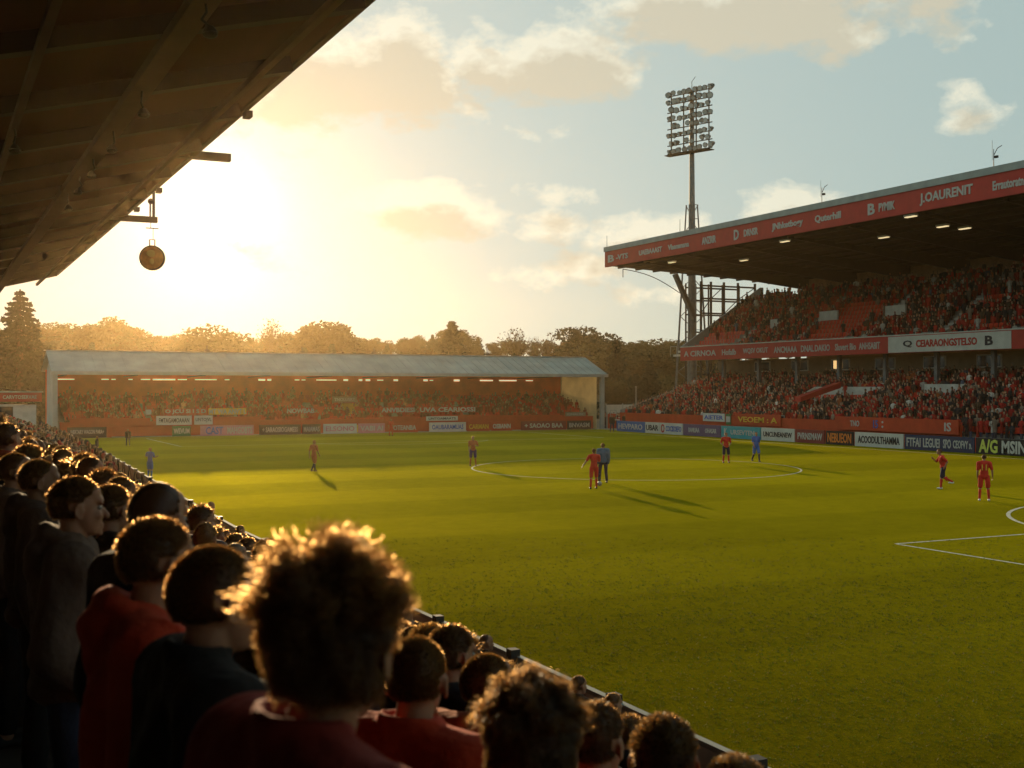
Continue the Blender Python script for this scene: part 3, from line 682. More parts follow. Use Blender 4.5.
fence('fence', [on_y(121, 606)[:2] + (0,), on_y(121, 655)[:2] + (0,)], 2.6, m_white, 'long pale fence between the two stands under the trees', 'fences')
fence('fence', [on_y(114.2, 607)[:2] + (0,), on_y(114.2, 617)[:2] + (0,)], 1.7, m_orange, 'short orange fence in the corner between the stands', 'fences')
p = on_y(115.5, 636, 390); e = empty('flag_pole', (p[0], p[1], 0)); tag(e, 'thin pale pole standing in the corner between the stands', 'pole')
m_ = MB(); m_.tube((0, 0, 0), (0, 0, p[2] + .3), .07, .05, 8); m_.build('pole', m_grey, e)
m_ = MB(); m_.ell((0, 0, p[2] + .34), (.1, .1, .1), 8, 6); m_.build('finial', m_grey, e)
# football
b = MB(); gx, gy, _ = on_ground(599.5, 486); b.ell((0, 0, 0), (.11, .11, .11), 16, 10); o = b.build('football', mat('football leather', (.35, .33, .3), .4, var=.5, scale=14), smooth=True); o.location = (gx, gy, .112); tag(o, 'football on the grass at the feet of the red player', 'football')

# ================================================================ trees
m_bark = mat('bark', (.09, .06, .04), .9, var=.3, scale=4)
m_leafA = mat('broad leaves', (.060, .056, .018), .7, var=.35, scale=.35, transl=.35)
m_leafB = mat('dark needles', (.030, .036, .016), .75, var=.35, scale=.4, transl=.2)
m_leafC = mat('autumn leaves', (.085, .055, .018), .7, var=.35, scale=.35, transl=.35)
def leaf_quads(C, size, r=rng):
    n = len(C); a = r.normal(size=(n, 3)); a /= np.linalg.norm(a, axis=1)[:, None]; q = r.normal(size=(n, 3)); c = np.cross(a, q); c /= np.linalg.norm(c, axis=1)[:, None]
    s = (size * r.uniform(.6, 1.4, n))[:, None]
    V = np.stack([C - a * s, C + c * s * .55, C + a * s, C - c * s * .55], 1).reshape(-1, 3)
    return V, np.arange(4 * n).reshape(-1, 4)
def broadleaf(h, w, n, leaf, seed, trunk_h=.28, bare=False, name='broadleaf_tree'):
    r = np.random.default_rng(seed); rr = random.Random(seed); e = empty(name)
    t = MB(); t.tube((0, 0, -.5), (0, 0, h * trunk_h), w * .035, w * .026, 8)
    cl = []
    nb = 11 if not bare else 16
    for i in range(nb):
        az = i * 2.4 + rr.uniform(-.3, .3); k = rr.uniform(.3, 1); el = rr.uniform(.2, 1.3)
        z0 = h * rr.uniform(trunk_h * .7, .62); tip = Vector((math.cos(az) * math.cos(el), math.sin(az) * math.cos(el), math.sin(el)))
        cen = Vector((0, 0, h * (.5 + trunk_h * .35))); end = Vector((cen.x + tip.x * w * .42 * k, cen.y + tip.y * w * .42 * k, min(h * .93, cen.z + tip.z * h * .36 * k)))
        mid = Vector((end.x * .4, end.y * .4, (z0 + end.z) / 2)); t.tube((0, 0, z0 * .8), mid, w * .014, w * .010, 5); t.tube(mid, end, w * .010, w * .004, 5)
        if bare:
            for q in range(7):
                a2 = end + Vector((rr.uniform(-1, 1) * w * .12, rr.uniform(-1, 1) * w * .12, rr.uniform(.2, 1) * h * .10)); t.tube(mid.lerp(end, rr.uniform(.3, 1)), a2, w * .004, w * .0015, 4)
        cl.append((end, w * rr.uniform(.13, .22)))
        cl.append((mid, w * rr.uniform(.12, .18)))
    cl.append((Vector((0, 0, h * .86)), w * .2)); cl.append((Vector((0, 0, h * .6)), w * .25))
    t.build('trunk', m_bark, e)
    per = n // len(cl); P = []
    for c, rad in cl:
        d = r.normal(size=(per, 3)); d /= np.linalg.norm(d, axis=1)[:, None]; u = r.uniform(.35, 1, per) ** .5
        P.append(np.array(c) + d * u[:, None] * rad * np.array([1, 1, .72]) * r.uniform(.85, 1.15, (per, 1)))
    P = np.concatenate(P)
    if bare: P = P[r.uniform(size=len(P)) < .12]
    V, Fq = leaf_quads(P, leaf, r); return e, V, Fq
def conifer(h, w, n, leaf, seed, name='conifer_tree', sparse=1.0):
    r = np.random.default_rng(seed); rr = random.Random(seed); e = empty(name); t = MB(); t.tube((0, 0, -.5), (0, 0, h * .97), w * .045, w * .006, 7); P = []
    L_ = 26; per = n // (L_ * 6)
    for i in range(L_):
        f = (i + .5) / L_; z = h * (.08 + .88 * f); rad = w * .5 * (1 - f) ** .8 * rr.uniform(.62, 1.18) + .12
        for k in range(6):
            az = k * 1.047 + i * .7 + rr.uniform(-.3, .3); ln = rad * rr.uniform(.65, 1.15); tip = Vector((math.cos(az) * ln, math.sin(az) * ln, z - ln * .22)); t.tube((0, 0, z), tip, .05, .015, 4)
            u = r.uniform(.1, 1, per) ** .7
            P.append(np.array([0, 0, z]) + u[:, None] * (np.array(tip) - np.array([0, 0, z])) + r.normal(size=(per, 3)) * np.array([.09, .09, .045]) * (rad * .8 + .3) * sparse)
    t.build('trunk', m_bark, e); V, Fq = leaf_quads(np.concatenate(P), leaf, r); return e, V, Fq
def finish_tree(t3, m, label, group=None, cat='tree'):
    e, V, Fq = t3; np_mesh('crown', V, Fq, m, e); tag(e, label, cat, group); return e
# the near conifer at the left edge
p = on_d(142, 20, 290)
t = finish_tree(conifer(p[2] + .6, 14.5, 11000, .26, 11, sparse=.85), m_leafB, 'tall dark conifer with layered boughs behind the kiosk at the left edge'); t.location = (p[0], p[1], 0)
# understorey left: bushes below the conifer
for i, (px, py, d, w) in enumerate(((8, 352, 152, 9), (36, 362, 156, 8), (48, 372, 150, 6))):
    p = on_d(d, px, py); t = finish_tree(broadleaf(p[2] * 1.05, w, 3500, .3, 20 + i, .12, name='bushy_tree'), m_leafB, ('dark bushy tree at the left edge under the conifer', 'dark bushy tree between the conifer and the far stand', 'low dark bush right against the end of the far stand')[i]); t.location = (p[0], p[1], 0)
# hill behind
m_hill = mat('wooded hill floor', (.06, .055, .02), .95, var=.3, scale=.05)
def hill_z(x, y):
    d = x * ST + y * CT; u = x * CT - y * ST; k = max(0.0, min(1.0, (d - 175) / 190)); k = k * k * (3 - 2 * k)
    return -.3 + k * (12.0 + 1.8 * math.sin(u * .013 + .6) + .8 * math.sin(u * .031 + 2))
V = []; nx, ny = 64, 19
for j in range(ny):
    for i in range(nx):
        u = -330 + i * 11; d = 165 + j * 12.0; x = d * ST + u * CT; y = d * CT - u * ST; V.append((x, y, hill_z(x, y)))
Fq = [(j * nx + i, j * nx + i + 1, (j + 1) * nx + i + 1, (j + 1) * nx + i) for j in range(ny - 1) for i in range(nx - 1)]
tag(np_mesh('hill', np.array(V), Fq, m_hill, smooth=True), kind='structure')
protos = []
for k in range(5):
    tt = broadleaf(12 + k * .6, 12 + (k % 3) * 1.6, 6500, .33, 40 + k, .22); protos.append((finish_tree(tt, (m_leafA, m_leafC, m_leafA, m_leafB, m_leafC)[k], 'x'), 12 + k * .6))
cprotos = [(finish_tree(conifer(13, 6.5, 4200, .36, 60 + k), m_leafB, 'x'), 13.0) for k in range(2)]
def put_tree(proto, px, top, d, lab, grp, rr, sx=1.0):
    e, h = proto
    x, y, z = on_d(d, px, top); gz = hill_z(x, y); s = max(.35, (z - gz) / h)
    o = e if not e.get('used') else copy_tree(e); e['used'] = 1
    if 'used' in o and o is not e: del o['used']
    o.location = (x, y, gz); o.scale = (s * sx, s * sx, s); o.rotation_euler = (0, 0, rr.uniform(0, 6.28)); tag(o, lab, 'tree', grp); return o
rr = random.Random(5)
TOPS = [(-60, 325), (0, 322), (55, 318), (80, 322), (110, 320), (145, 328), (175, 331), (215, 328), (240, 336), (270, 332), (320, 324), (350, 330), (385, 334), (420, 334), (452, 324), (490, 338), (515, 336), (550, 340), (585, 328), (620, 342), (650, 341), (690, 338), (740, 345), (800, 350), (900, 352)]
def skyline(px):
    for (a, ya), (c, yc) in zip(TOPS[:-1], TOPS[1:]):
        if a <= px <= c: return ya + (yc - ya) * (px - a) / (c - a)
    return 340
FARG = 'hazy trees on the wooded hill'
for layer, (d, off, step) in enumerate(((335, 0, 15), (290, 4, 21), (245, 14, 30), (205, 24, 36), (172, 33, 40))):
    px = -70 + layer * 7
    while px < 830:
        top = skyline(px) + off + rr.uniform(-1, 4)
        pr_ = rr.choice(protos) if rr.random() < .84 else rr.choice(cprotos)
        put_tree(pr_, px, top + 2, d + rr.uniform(-14, 14), ('rounded hazy tree on the hill behind the left half of the far stand' if px < 300 else 'rounded hazy tree on the hill behind the right half of the far stand' if px < 590 else 'rounded tree on the hill between the far stand and the pylon') if pr_ in protos else 'pointed conifer in the haze of the wooded hill, one of several alike', FARG + (' left' if px < 300 else ' middle' if px < 590 else ' right') if pr_ in protos else 'conifers in the hazy wood', rr, rr.uniform(1.0, 1.35))
        px += step * rr.uniform(.75, 1.25)
for (pi, px, top, d, lab, sx, con) in ((0, 112, 317, 330, 'rounded pale tree rising alone behind the others on the left skyline', 1.2, 0), (2, 212, 326, 240, 'broad rounded tree on the skyline above the left half of the far stand', 1.4, 0),
        (1, 322, 322, 250, 'broad tree on the skyline above the middle of the far stand', 1.3, 0), (3, 585, 325, 235, 'flat-topped dark tree standing above the right end of the grey roof', 1.25, 0),
        (0, 452, 319, 240, 'shaggy conifer standing above the skyline over the middle of the grey roof', 1.5, 1), (1, 617, 337, 165, 'dark pointed conifer just past the right end of the far stand', 1.15, 1), (0, 650, 358, 155, 'shorter dark conifer between the far stand and the pylon', 1.25, 1), (1, 636, 372, 150, 'low conifer below the two taller ones in the corner', 1.3, 1)):
    put_tree((cprotos if con else protos)[pi], px, top, d, lab, None, rr, sx)
for (px, top, d) in ((607, 341, 215), (622, 343, 228), (640, 341, 236), (657, 340, 230), (674, 339, 238), (690, 341, 232)):
    put_tree(protos[px % 5], px, top, d, 'tree in the dark clump on the hill directly left of the pylon', 'dark clump of trees left of the pylon', rr, 1.5)
for i, (px, top, d) in enumerate(((516, 326, 240), (272, 318, 262), (545, 333, 235))):
    x, y, z = on_d(d, px, top); gz = hill_z(x, y); t = finish_tree(broadleaf(z - gz, (z - gz) * .75, 5000, .25, 80 + i, .3, bare=True, name='bare_tree'), m_leafC, ('thin bare tree left of the flat-topped tree on the skyline', 'thin bare tree above the left half of the far stand', 'small bare tree close to the flat-topped one')[i]); t.location = (x, y, gz)
for p_, _ in protos + cprotos:
    if 'used' in p_: del p_['used']
# closing treeline far right behind the stand (seen only past it)

# ================================================================ NEAR STAND
NY0, NY1 = -24.0, 70.0
ns_off = Vector((0, 20, 0)); ns = empty('stadium_stand', ns_off); tag(ns, 'near terrace full of spectators under a dark overhanging roof', 'stand')
ROWX = [.5 + .65 * i for i in range(-6, 9)]
def wall_x(Y): return 6.5 + max(0, min(Y, 65) - 28) * .045 + max(0, Y - 65) * .02
def floor_z(x): return max(0.0, 4.38 - .53 * x - 1.66)
pr = []
xs_ = [x - .325 for x in ROWX] + [ROWX[-1] + .325]
pr = [(xs_[0], -.05)]
for i, x in enumerate(ROWX): z = max(.03, floor_z(x)); pr += [(xs_[i], z), (xs_[i + 1], z)]
pr += [(xs_[-1], -.05)]
b = MBo(ns_off); b.prism(pr, 'y', NY0, 108); b.build('terrace', mat('dark old concrete', (.09, .08, .07), .9, var=.25, scale=2, bump=.3), ns)
b = MBo(ns_off); b.box((xs_[0] - .15, (NY0 + NY1) / 2, 4.4), (.25, NY1 - NY0, 9.0)); b.build('rear_wall', mat('dark rear wall', (.05, .035, .025), .85), ns)
b = MBo(ns_off); b.box((1.2, NY0 - .15, 5.0), (11, .25, 10.2)); b.build('end_wall', MATS['dark rear wall'], ns)
# roof: slopes down to the back
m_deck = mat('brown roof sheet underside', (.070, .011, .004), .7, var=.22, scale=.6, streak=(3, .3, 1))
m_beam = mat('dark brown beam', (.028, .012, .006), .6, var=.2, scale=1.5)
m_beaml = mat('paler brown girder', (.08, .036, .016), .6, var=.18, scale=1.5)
NRX = 6.3
def nroof(x): return 10.75 - (NRX - x) * .26
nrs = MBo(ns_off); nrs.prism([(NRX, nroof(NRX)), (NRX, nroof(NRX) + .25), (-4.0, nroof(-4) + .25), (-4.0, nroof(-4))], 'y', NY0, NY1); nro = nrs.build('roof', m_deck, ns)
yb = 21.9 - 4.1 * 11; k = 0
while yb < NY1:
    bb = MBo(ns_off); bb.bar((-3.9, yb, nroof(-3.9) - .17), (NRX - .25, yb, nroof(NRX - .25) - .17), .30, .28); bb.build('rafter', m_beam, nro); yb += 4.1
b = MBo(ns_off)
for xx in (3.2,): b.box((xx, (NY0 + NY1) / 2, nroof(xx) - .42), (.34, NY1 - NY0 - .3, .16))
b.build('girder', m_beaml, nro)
b = MBo(ns_off)
for xx in (1.35, 5.3): b.box((xx, (NY0 + NY1) / 2, nroof(xx) - .38), (.12, NY1 - NY0 - .3, .12))
b.build('service_pipe', m_beaml, nro)
b = MBo(ns_off); b.box((NRX + .06, (NY0 + NY1) / 2, nroof(NRX) + .14), (.12, NY1 - NY0 + .1, .40)); b.build('roof_edge', mat('brown edge flashing', (.07, .035, .018), .55), nro)
b = MBo(ns_off); rr = random.Random(9)
for i in range(3):
    y = rr.uniform(20, 69); b.box((NRX + .14, y, nroof(NRX) - .12), (.16, .3, .14))
b.build('gutter_brackets', m_beam, nro)
# beams poking out past the edge
for (px, py, ln) in ((230, 158, 1.1), (157, 220, 1.0)):
    Yb = on_x(NRX + ln, px)[1]; z = on_x(NRX + ln, px, py)[2]
    b = MBo(ns_off); b.bar((NRX - 3.4, Yb, z), (NRX + ln, Yb, z), .22, .20); b.bar((NRX - .1, Yb, z), (NRX - .1, Yb, nroof(NRX)), .1); b.bar((NRX - 3.3, Yb, z), (NRX - 3.3, Yb, nroof(NRX - 3.3)), .1); o = b.build('outrigger', m_beam, nro)
    if px == 157: disc_y, disc_z, disc_x = Yb, z, NRX + ln - .12
b = MBo(ns_off); b.tube((disc_x, disc_y, disc_z), (disc_x, disc_y, disc_z + 1.0), .05, n=6); b.tube((disc_x - .12, disc_y, disc_z), (disc_x - .12, disc_y, disc_z + .6), .03, n=6); b.ell((disc_x - .1, disc_y, disc_z + .65), (.11, .11, .11), 8, 6); b.build('post', m_beam, nro)
# hanging round lamp / disc
dz = on_d(disc_x * ST + disc_y * CT, 152, 258)
e = empty('hanging_disc', (dz[0], disc_y, dz[2])); tag(e, 'round brown disc hanging below the roof edge against the bright sky', 'disc')
m_disc = mat('rusty orange disc', (.50, .16, .03), .45, .2, var=.35, scale=5)
rad = 12.2 / F_PX * (disc_x * ST + disc_y * CT)
m_ = MB(); q = Matrix.Rotation(-.35, 3, 'Z')
pts = []; m_.tube(q @ Vector((0, -.05, 0)), q @ Vector((0, .05, 0)), rad, rad, 40); m_.build('disc', m_disc, e)
m_ = MB()
n = 40; vs = []
for i in range(n):
    t = 2 * math.pi * i / n
    for r_, yy in ((rad * .93, -.08), (rad * 1.02, -.08), (rad * 1.02, .08), (rad * .93, .08)): vs.append(q @ Vector((math.cos(t) * r_, yy, math.sin(t) * r_)))
m_.add(vs, [(4 * i + k, 4 * i + (k + 1) % 4, 4 * ((i + 1) % n) + (k + 1) % 4, 4 * ((i + 1) % n) + k) for i in range(n) for k in range(4)]); m_.build('rim', m_beam, e)
m_ = MB(); m_.ell(q @ Vector((0, -.06, rad * .35)), (rad * .45, .03, rad * .3), 12, 6); m_.ell(q @ Vector((0, -.06, rad * -.3)), (rad * .2, .03, rad * .25), 10, 6); m_.build('emblem', mat('worn gold emblem', (.5, .24, .05), .6), e)
m_ = MB()
top = disc_z - dz[2]
for s in (-.09, .09): m_.tube((s, 0, rad), (s, 0, rad + .22), .022, n=5)
m_.tube((-.22, 0, rad + .62), (.22, 0, rad + .62), .02, n=5); m_.tube((.03, 0, rad + .22), (.03, 0, rad + .62), .012, n=5); m_.tube((-.05, 0, rad + .62), (-.05, 0, top), .012, n=5); m_.tube((-.09, 0, rad + .22), (.09, 0, rad + .22), .015, n=5)
m_.build('chain', m_beam, e)
# small lamps and loops hanging under the roof
first = None; rr = random.Random(21)
lamps = [(205, 30), (142, 110), (113, 150), (93, 180), (80, 202), (68, 222), (14, 118), (14, 148)]
for i, (px, py) in enumerate(lamps):
    xx = 3.2 if px > 20 else 1.35
    c = on_x(xx, px, py)
    zt = nroof(xx) - .45
    if i >= 6: zt = nroof(xx) - .4
    m_ = MB()
    dzz = max(.25, min(.7, zt - c[2]))
    if first is None:
        e = empty('hanging_lamp', (c[0], c[1], zt)); tag(e, 'hooked lamp hanging from the girder, nearest of its row at the top', 'lamp', 'lamps under the near roof')
        m_.path([(0, 0, 0), (.02, .02, -.15), (-.05, 0, -.26), (.05, 0, -.33)], .018, 6); m_.build('hook', m_dark, e)
        m_ = MB(); m_.tube((.05, 0, -.33), (.06, .0, -.42), .05, .11, 10); m_.ell((.06, 0, -.44), (.10, .10, .05), 10, 6); m_.build('lamp_head', m_dark, e); first = e
    else:
        e = copy_tree(first); e.location = (c[0], c[1], zt); e.rotation_euler = (0, 0, rr.uniform(0, 6))
        e['label'] = ['', 'hooked lamp second from the top of the girder row', 'hooked lamp third from the top of the girder row', 'hooked lamp fourth from the top of the girder row', 'hooked lamp fifth from the top of the girder row', 'hooked lamp farthest down the girder row', 'hooked lamp on the pipe at the left edge, the upper one', 'hooked lamp on the pipe at the left edge, the lower one'][i]
# pitchside barrier of the near stand
wl_e = empty('pitch_barrier', (6.5, 10, 0)); wo = Vector((6.5, 10, 0)); tag(wl_e, 'long grey panelled barrier between the near terrace and the pitch', 'barrier')
m_bar = mat('grey barrier panel', (.62, .58, .52), .8, var=.25, scale=2.5, bump=.3)
ys_ = [-6 + i * 2.4 for i in range(50)]
b = MBo(wo); bc = MBo(wo); bp = MBo(wo)
for y0, y1 in zip(ys_[:-1], ys_[1:]):
    if y1 > 112: break
    a, c = Vector((wall_x(y0), y0, .6)), Vector((wall_x(y1), y1, .6)); d = c - a
    b.bar(a + d * .03, c - d * .03, .08, .96) if False else b.box((a + c) / 2, (.07, d.length - .16, 1.15), rz=-math.atan2(d.x, d.y))
    bc.box((a + c) / 2 + Vector((0, 0, .60)), (.08, d.length, .05), rz=-math.atan2(d.x, d.y))
    bp = MBo(wo); bp.box(a + Vector((-.06, 0, .05)), (.12, .14, 1.32)); bp.build('post', m_dark, wl_e)
b.build('panel', m_bar, wl_e); bc.build('top_rail', m_grey, wl_e)
b = MBo(wo); b.box((6.5, 42, .004), (.01, .01, .004))
# air
# ================================================================ people
# palette
SKIN = [mat('fair skin', (.36, .18, .105), .55, var=.08, scale=20, sss=.25), mat('tanned skin', (.26, .125, .07), .55, var=.08, scale=20, sss=.25), mat('brown skin', (.16, .08, .045), .5, var=.08, scale=20, sss=.15)]
def hairmat(n, c, tr=.2):
    m = mat(n, c, .45, var=.3, scale=30, transl=tr, spec=.5)
    t = [x for x in m.node_tree.nodes if x.type == 'BSDF_TRANSLUCENT'][0]
    for l in list(t.inputs['Color'].links): m.node_tree.links.remove(l)
    rf_ = m.node_tree.nodes.new('ShaderNodeBsdfRefraction'); rf_.inputs['IOR'].default_value = 1.28; rf_.inputs['Roughness'].default_value = .5; rf_.inputs['Color'].default_value = (1, .60 + c[1], .26 + c[2], 1)
    o_ = m.node_tree.nodes['Material Output']; prev = o_.inputs['Surface'].links[0].from_socket; ms = m.node_tree.nodes.new('ShaderNodeMixShader'); ms.inputs[0].default_value = .30
    m.node_tree.links.new(prev, ms.inputs[1]); m.node_tree.links.new(rf_.outputs[0], ms.inputs[2]); m.node_tree.links.new(ms.outputs[0], o_.inputs['Surface'])
    t.inputs['Color'].default_value = (min(.95, .80 + c[0]), min(.8, .48 + c[1]), min(.5, .16 + c[2]), 1); return m
H_BROWN = hairmat('brown hair', (.04, .02, .010)); H_DARK = hairmat('dark brown hair', (.018, .011, .008)); H_GINGER = hairmat('auburn curls', (.045, .020, .009), .26); H_GREY = hairmat('grey hair', (.20, .17, .13)); H_BLOND = hairmat('fair hair', (.12, .07, .028), .26)
HAIRS = [H_BROWN, H_DARK, H_GINGER, H_GREY, H_BLOND]
def cloth(n, c): return mat(n, c, .85, var=.18, scale=7, bump=.5, bscale=24, sheen=.12)
C_RED = cloth('red fleece', (.46, .040, .010)); C_DRED = cloth('dark red jacket', (.20, .016, .008)); C_BLACK = cloth('black jacket', (.013, .010, .009)); C_NAVY = cloth('navy coat', (.016, .013, .018)); C_GREY = cloth('grey marl hoodie', (.10, .060, .042)); C_OR = cloth('orange shirt', (.50, .08, .014)); C_DENIM = cloth('dark jeans', (.03, .04, .07)); C_BROWN = cloth('brown coat', (.055, .03, .02))
C_KRED = cloth('red football kit', (.60, .04, .02)); C_KORANGE = cloth('orange brown kit', (.45, .13, .05)); C_KBLUE = cloth('blue football kit', (.06, .14, .42)); C_KDARK = cloth('dark navy shorts', (.03, .025, .05)); C_KSLATE = cloth('slate blue top', (.10, .14, .20))
m_shoe = mat('dark boots', (.03, .03, .03), .5); m_shoew = mat('white boots', (.75, .75, .72), .5); m_eye = mat('eye white', (.35, .32, .28), .25); m_iris = mat('iris', (.04, .025, .015), .2)

def blend(mb, voxel, smooth_it=6, disp=None):
    """voxel-union of overlapping pieces -> one continuous smooth mesh (returned as vertex array + quads)"""
    me = bpy.data.meshes.new('t'); me.from_pydata(mb.v, [], mb.f); o = bpy.data.objects.new('t', me); COL.objects.link(o)
    r = o.modifiers.new('r', 'REMESH'); r.mode = 'VOXEL'; r.voxel_size = voxel
    if smooth_it:
        s_ = o.modifiers.new('s', 'SMOOTH'); s_.factor = .5; s_.iterations = smooth_it
    dg = bpy.context.evaluated_depsgraph_get(); dg.update(); ev = o.evaluated_get(dg); m2 = ev.to_mesh()
    n = len(m2.vertices); V = np.empty(n * 3, np.float32); m2.vertices.foreach_get('co', V); V = V.reshape(-1, 3).copy()
    Fq = np.empty(len(m2.polygons) * 4, np.int32); lt = np.empty(len(m2.polygons), np.int32); m2.polygons.foreach_get('loop_total', lt)
    assert (lt == 4).all(); m2.polygons.foreach_get('vertices', Fq); Fq = Fq.reshape(-1, 4).copy()
    ev.to_mesh_clear(); bpy.data.objects.remove(o); bpy.data.meshes.remove(me)
    if disp is not None: V = disp(V)
    return V, Fq
def limb(mb, pts, rs, seg=12):
    for (a, b, r0, r1) in zip(pts[:-1], pts[1:], rs[:-1], rs[1:]):
        mb.tube(a, b, r0, r1, seg); mb.ell(a, (r0,) * 3, seg, 8); mb.ell(b, (r1,) * 3, seg, 8)
def folds(V, amp, seed, f=9.0):
    r = np.random.default_rng(seed); out = V.copy()
    for k in range(4):
        d = r.normal(size=3); d /= np.linalg.norm(d); d[2] *= .7; q = r.normal(size=3) * .5
        ph = (V @ d) * f * (1 + k * .6) * 2 + np.sin(V @ q * f * 1.7 + k) * 1.5 + r.uniform(0, 6)
        w = np.sin(ph); w = np.sign(w) * np.abs(w) ** .7
        n = np.stack([V[:, 0], V[:, 1] * 1.3, V[:, 2] * 0], 1); n /= (np.linalg.norm(n, axis=1)[:, None] + 1e-4)
        out += n * (w * amp / (1 + k * .5))[:, None]
    return out
# default skeleton, facing +Y, 1.78 m
def pose(**kw):
    P = dict(head=(0, .035, 1.655), neck=(0, -.005, 1.515), chest=(0, 0, 1.30), waist=(0, 0, 1.08), pelvis=(0, 0, .94),
             sl=(-.207, 0, 1.445), sr=(.207, 0, 1.445), el=(-.23, -.03, 1.13), er=(.23, -.03, 1.13), wl=(-.235, .05, .90), wr=(.235, .05, .90),
             hl=(-.095, 0, .92), hr=(.095, 0, .92), kl=(-.105, .02, .50), kr=(.105, .02, .50), al=(-.11, -.02, .09), ar=(.11, -.02, .09),
             yaw=0, pitch=0, tilt=0, footl=0, footr=0)
    P.update(kw); return P
def head_rot(P): return Euler((P['pitch'], P['tilt'], P['yaw'])).to_matrix()
def head_pieces(mb, P, fine=True):
    H = Vector(P['head']); q = head_rot(P); at = lambda x, y, z: H + q @ Vector((x, y, z))
    e = lambda c, r, s=14, g=10, rr=None: mb.ell(at(*c), r, s, g, q if rr is None else q @ rr)
    e((0, -.018, .030), (.075, .094, .092), 20, 14); e((0, .028, -.030), (.060, .062, .080), 16, 12); e((0, .046, -.080), (.043, .040, .032))
    e((0, .070, .034), (.050, .026, .020)); e((0, .040, .06), (.058, .045, .045))
    if fine:
        mb.tube(at(0, .088, .004), at(0, .112, -.034), .007, .013, 8); e((0, .108, -.037), (.015, .011, .009), 10, 6)
        e((0, .088, -.066), (.024, .010, .006), 10, 6); e((0, .087, -.077), (.021, .010, .007), 10, 6); e((0, .080, -.101), (.020, .014, .013), 10, 6)
        for s in (-1, 1):
            e((s * .036, .066, -.025), (.022, .022, .018), 10, 8); e((s * .032, .084, .021), (.020, .008, .006), 10, 6)
            rr = Matrix.Rotation(s * .35, 3, 'Z') @ Matrix.Rotation(-.15, 3, 'X')
            n = 12
            for i in range(n):       # rim of the ear, open at the front
                if 5 <= i <= 6: pass
                t0, t1 = 2 * math.pi * i / n, 2 * math.pi * (i + 1) / n
                f_ = lambda t: Vector((s * (.083 + .006 * max(0, -math.cos(t))), -.008 + .0165 * math.cos(t), -.006 + (.031 if math.sin(t) > 0 else .029) * math.sin(t)))
                mb.tube(at(*f_(t0)), at(*f_(t1)), .0052, .0052, 6)
            e((s * .079, -.008, -.008), (.0065, .014, .026), 10, 8, rr); e((s * .079, .002, -.032), (.006, .008, .010), 8, 6)
    N = Vector(P['neck']); b = at(0, -.022, -.055); mb.tube(N - Vector((0, 0, .04)), b, .060, .050, 14); mb.ell(b, (.050,) * 3, 12, 8); mb.ell(N - Vector((0, .01, .03)), (.085, .068, .05), 14, 8)
def hand(mb, wr, el, side, curl=.6, fine=True):
    wr, el = Vector(wr), Vector(el); d = (wr - el).normalized(); up = Vector((0, 1, 0)) if abs(d.y) < .8 else Vector((0, 0, 1)); th = (up - d * up.dot(d)).normalized(); nrm = d.cross(th) * side
    palm = wr + d * .045; q = Matrix((th, nrm, d)).transposed(); mb.ell(palm, (.040, .016, .050), 10, 8, q)
    if not fine: mb.ell(wr + d * .11, (.034, .018, .045), 10, 6, q); mb.tube(wr + th * .02 + d * .02, wr + th * .055 + d * .065, .012, .009, 6); return
    for k, ln in enumerate((.070, .080, .074, .058)):
        a = palm + th * (.028 - k * .019) + d * .035; p = [a]; dd = d.copy()
        for j, f_ in enumerate((.45, .32, .23)):
            dd = (dd + nrm * -curl * (.35 + .25 * j)).normalized(); p.append(p[-1] + dd * ln * f_)
        limb(mb, p, [.0095, .009, .008, .007], 7)
    a = wr + th * .026 + d * .02; limb(mb, [a, a + th * .028 + d * .026, a + th * .036 + d * .056 - nrm * .012], [.013, .011, .009], 7)
def foot(mb, an, ln, yaw, s=1.0, r=.042):
    an = Vector(an); f_ = Vector((math.sin(-yaw), math.cos(yaw), 0)); q = Matrix.Rotation(yaw, 3, 'Z')
    mb.ell(an + Vector((0, 0, -.045)) - f_ * .03, (.038, .045, .044), 10, 8, q); mb.ell(an + f_ * .075 + Vector((0, 0, -.055)), (.044, .10, .036), 12, 8, q); mb.tube(an, an + Vector((0, 0, -.03)), .040, .042, 10)
def body_mesh(P, voxel=.009, fine=True, smooth=5):
    mb = MB(); head_pieces(mb, P, fine); v = Vector
    ch, wa, pe = v(P['chest']), v(P['waist']), v(P['pelvis'])
    mb.ell(ch + v((0, 0, .02)), (.150, .098, .150), 16, 10); mb.ell(wa, (.135, .090, .13), 16, 10); mb.ell(pe, (.150, .10, .115), 16, 10)
    mb.tube(ch, wa, .115, .105, 12); mb.tube(wa, pe, .11, .12, 12)
    for s, k in (('l', -1), ('r', 1)):
        mb.tube(v(P['neck']) - v((0, 0, .03)), v(P['s' + s]) + v((0, 0, .01)), .05, .055, 10)
        limb(mb, [P['s' + s], P['e' + s], P['w' + s]], [.058, .042, .028]); hand(mb, P['w' + s], P['e' + s], k, fine=fine)
        limb(mb, [P['h' + s], P['k' + s], P['a' + s]], [.088, .056, .038]); kn, an = v(P['k' + s]), v(P['a' + s]); mb.ell(kn.lerp(an, .3) + v((0, -.018, 0)), (.048, .05, .11), 10, 8)
        foot(mb, P['a' + s], .25, P['foot' + s])
    return blend(mb, voxel, smooth)
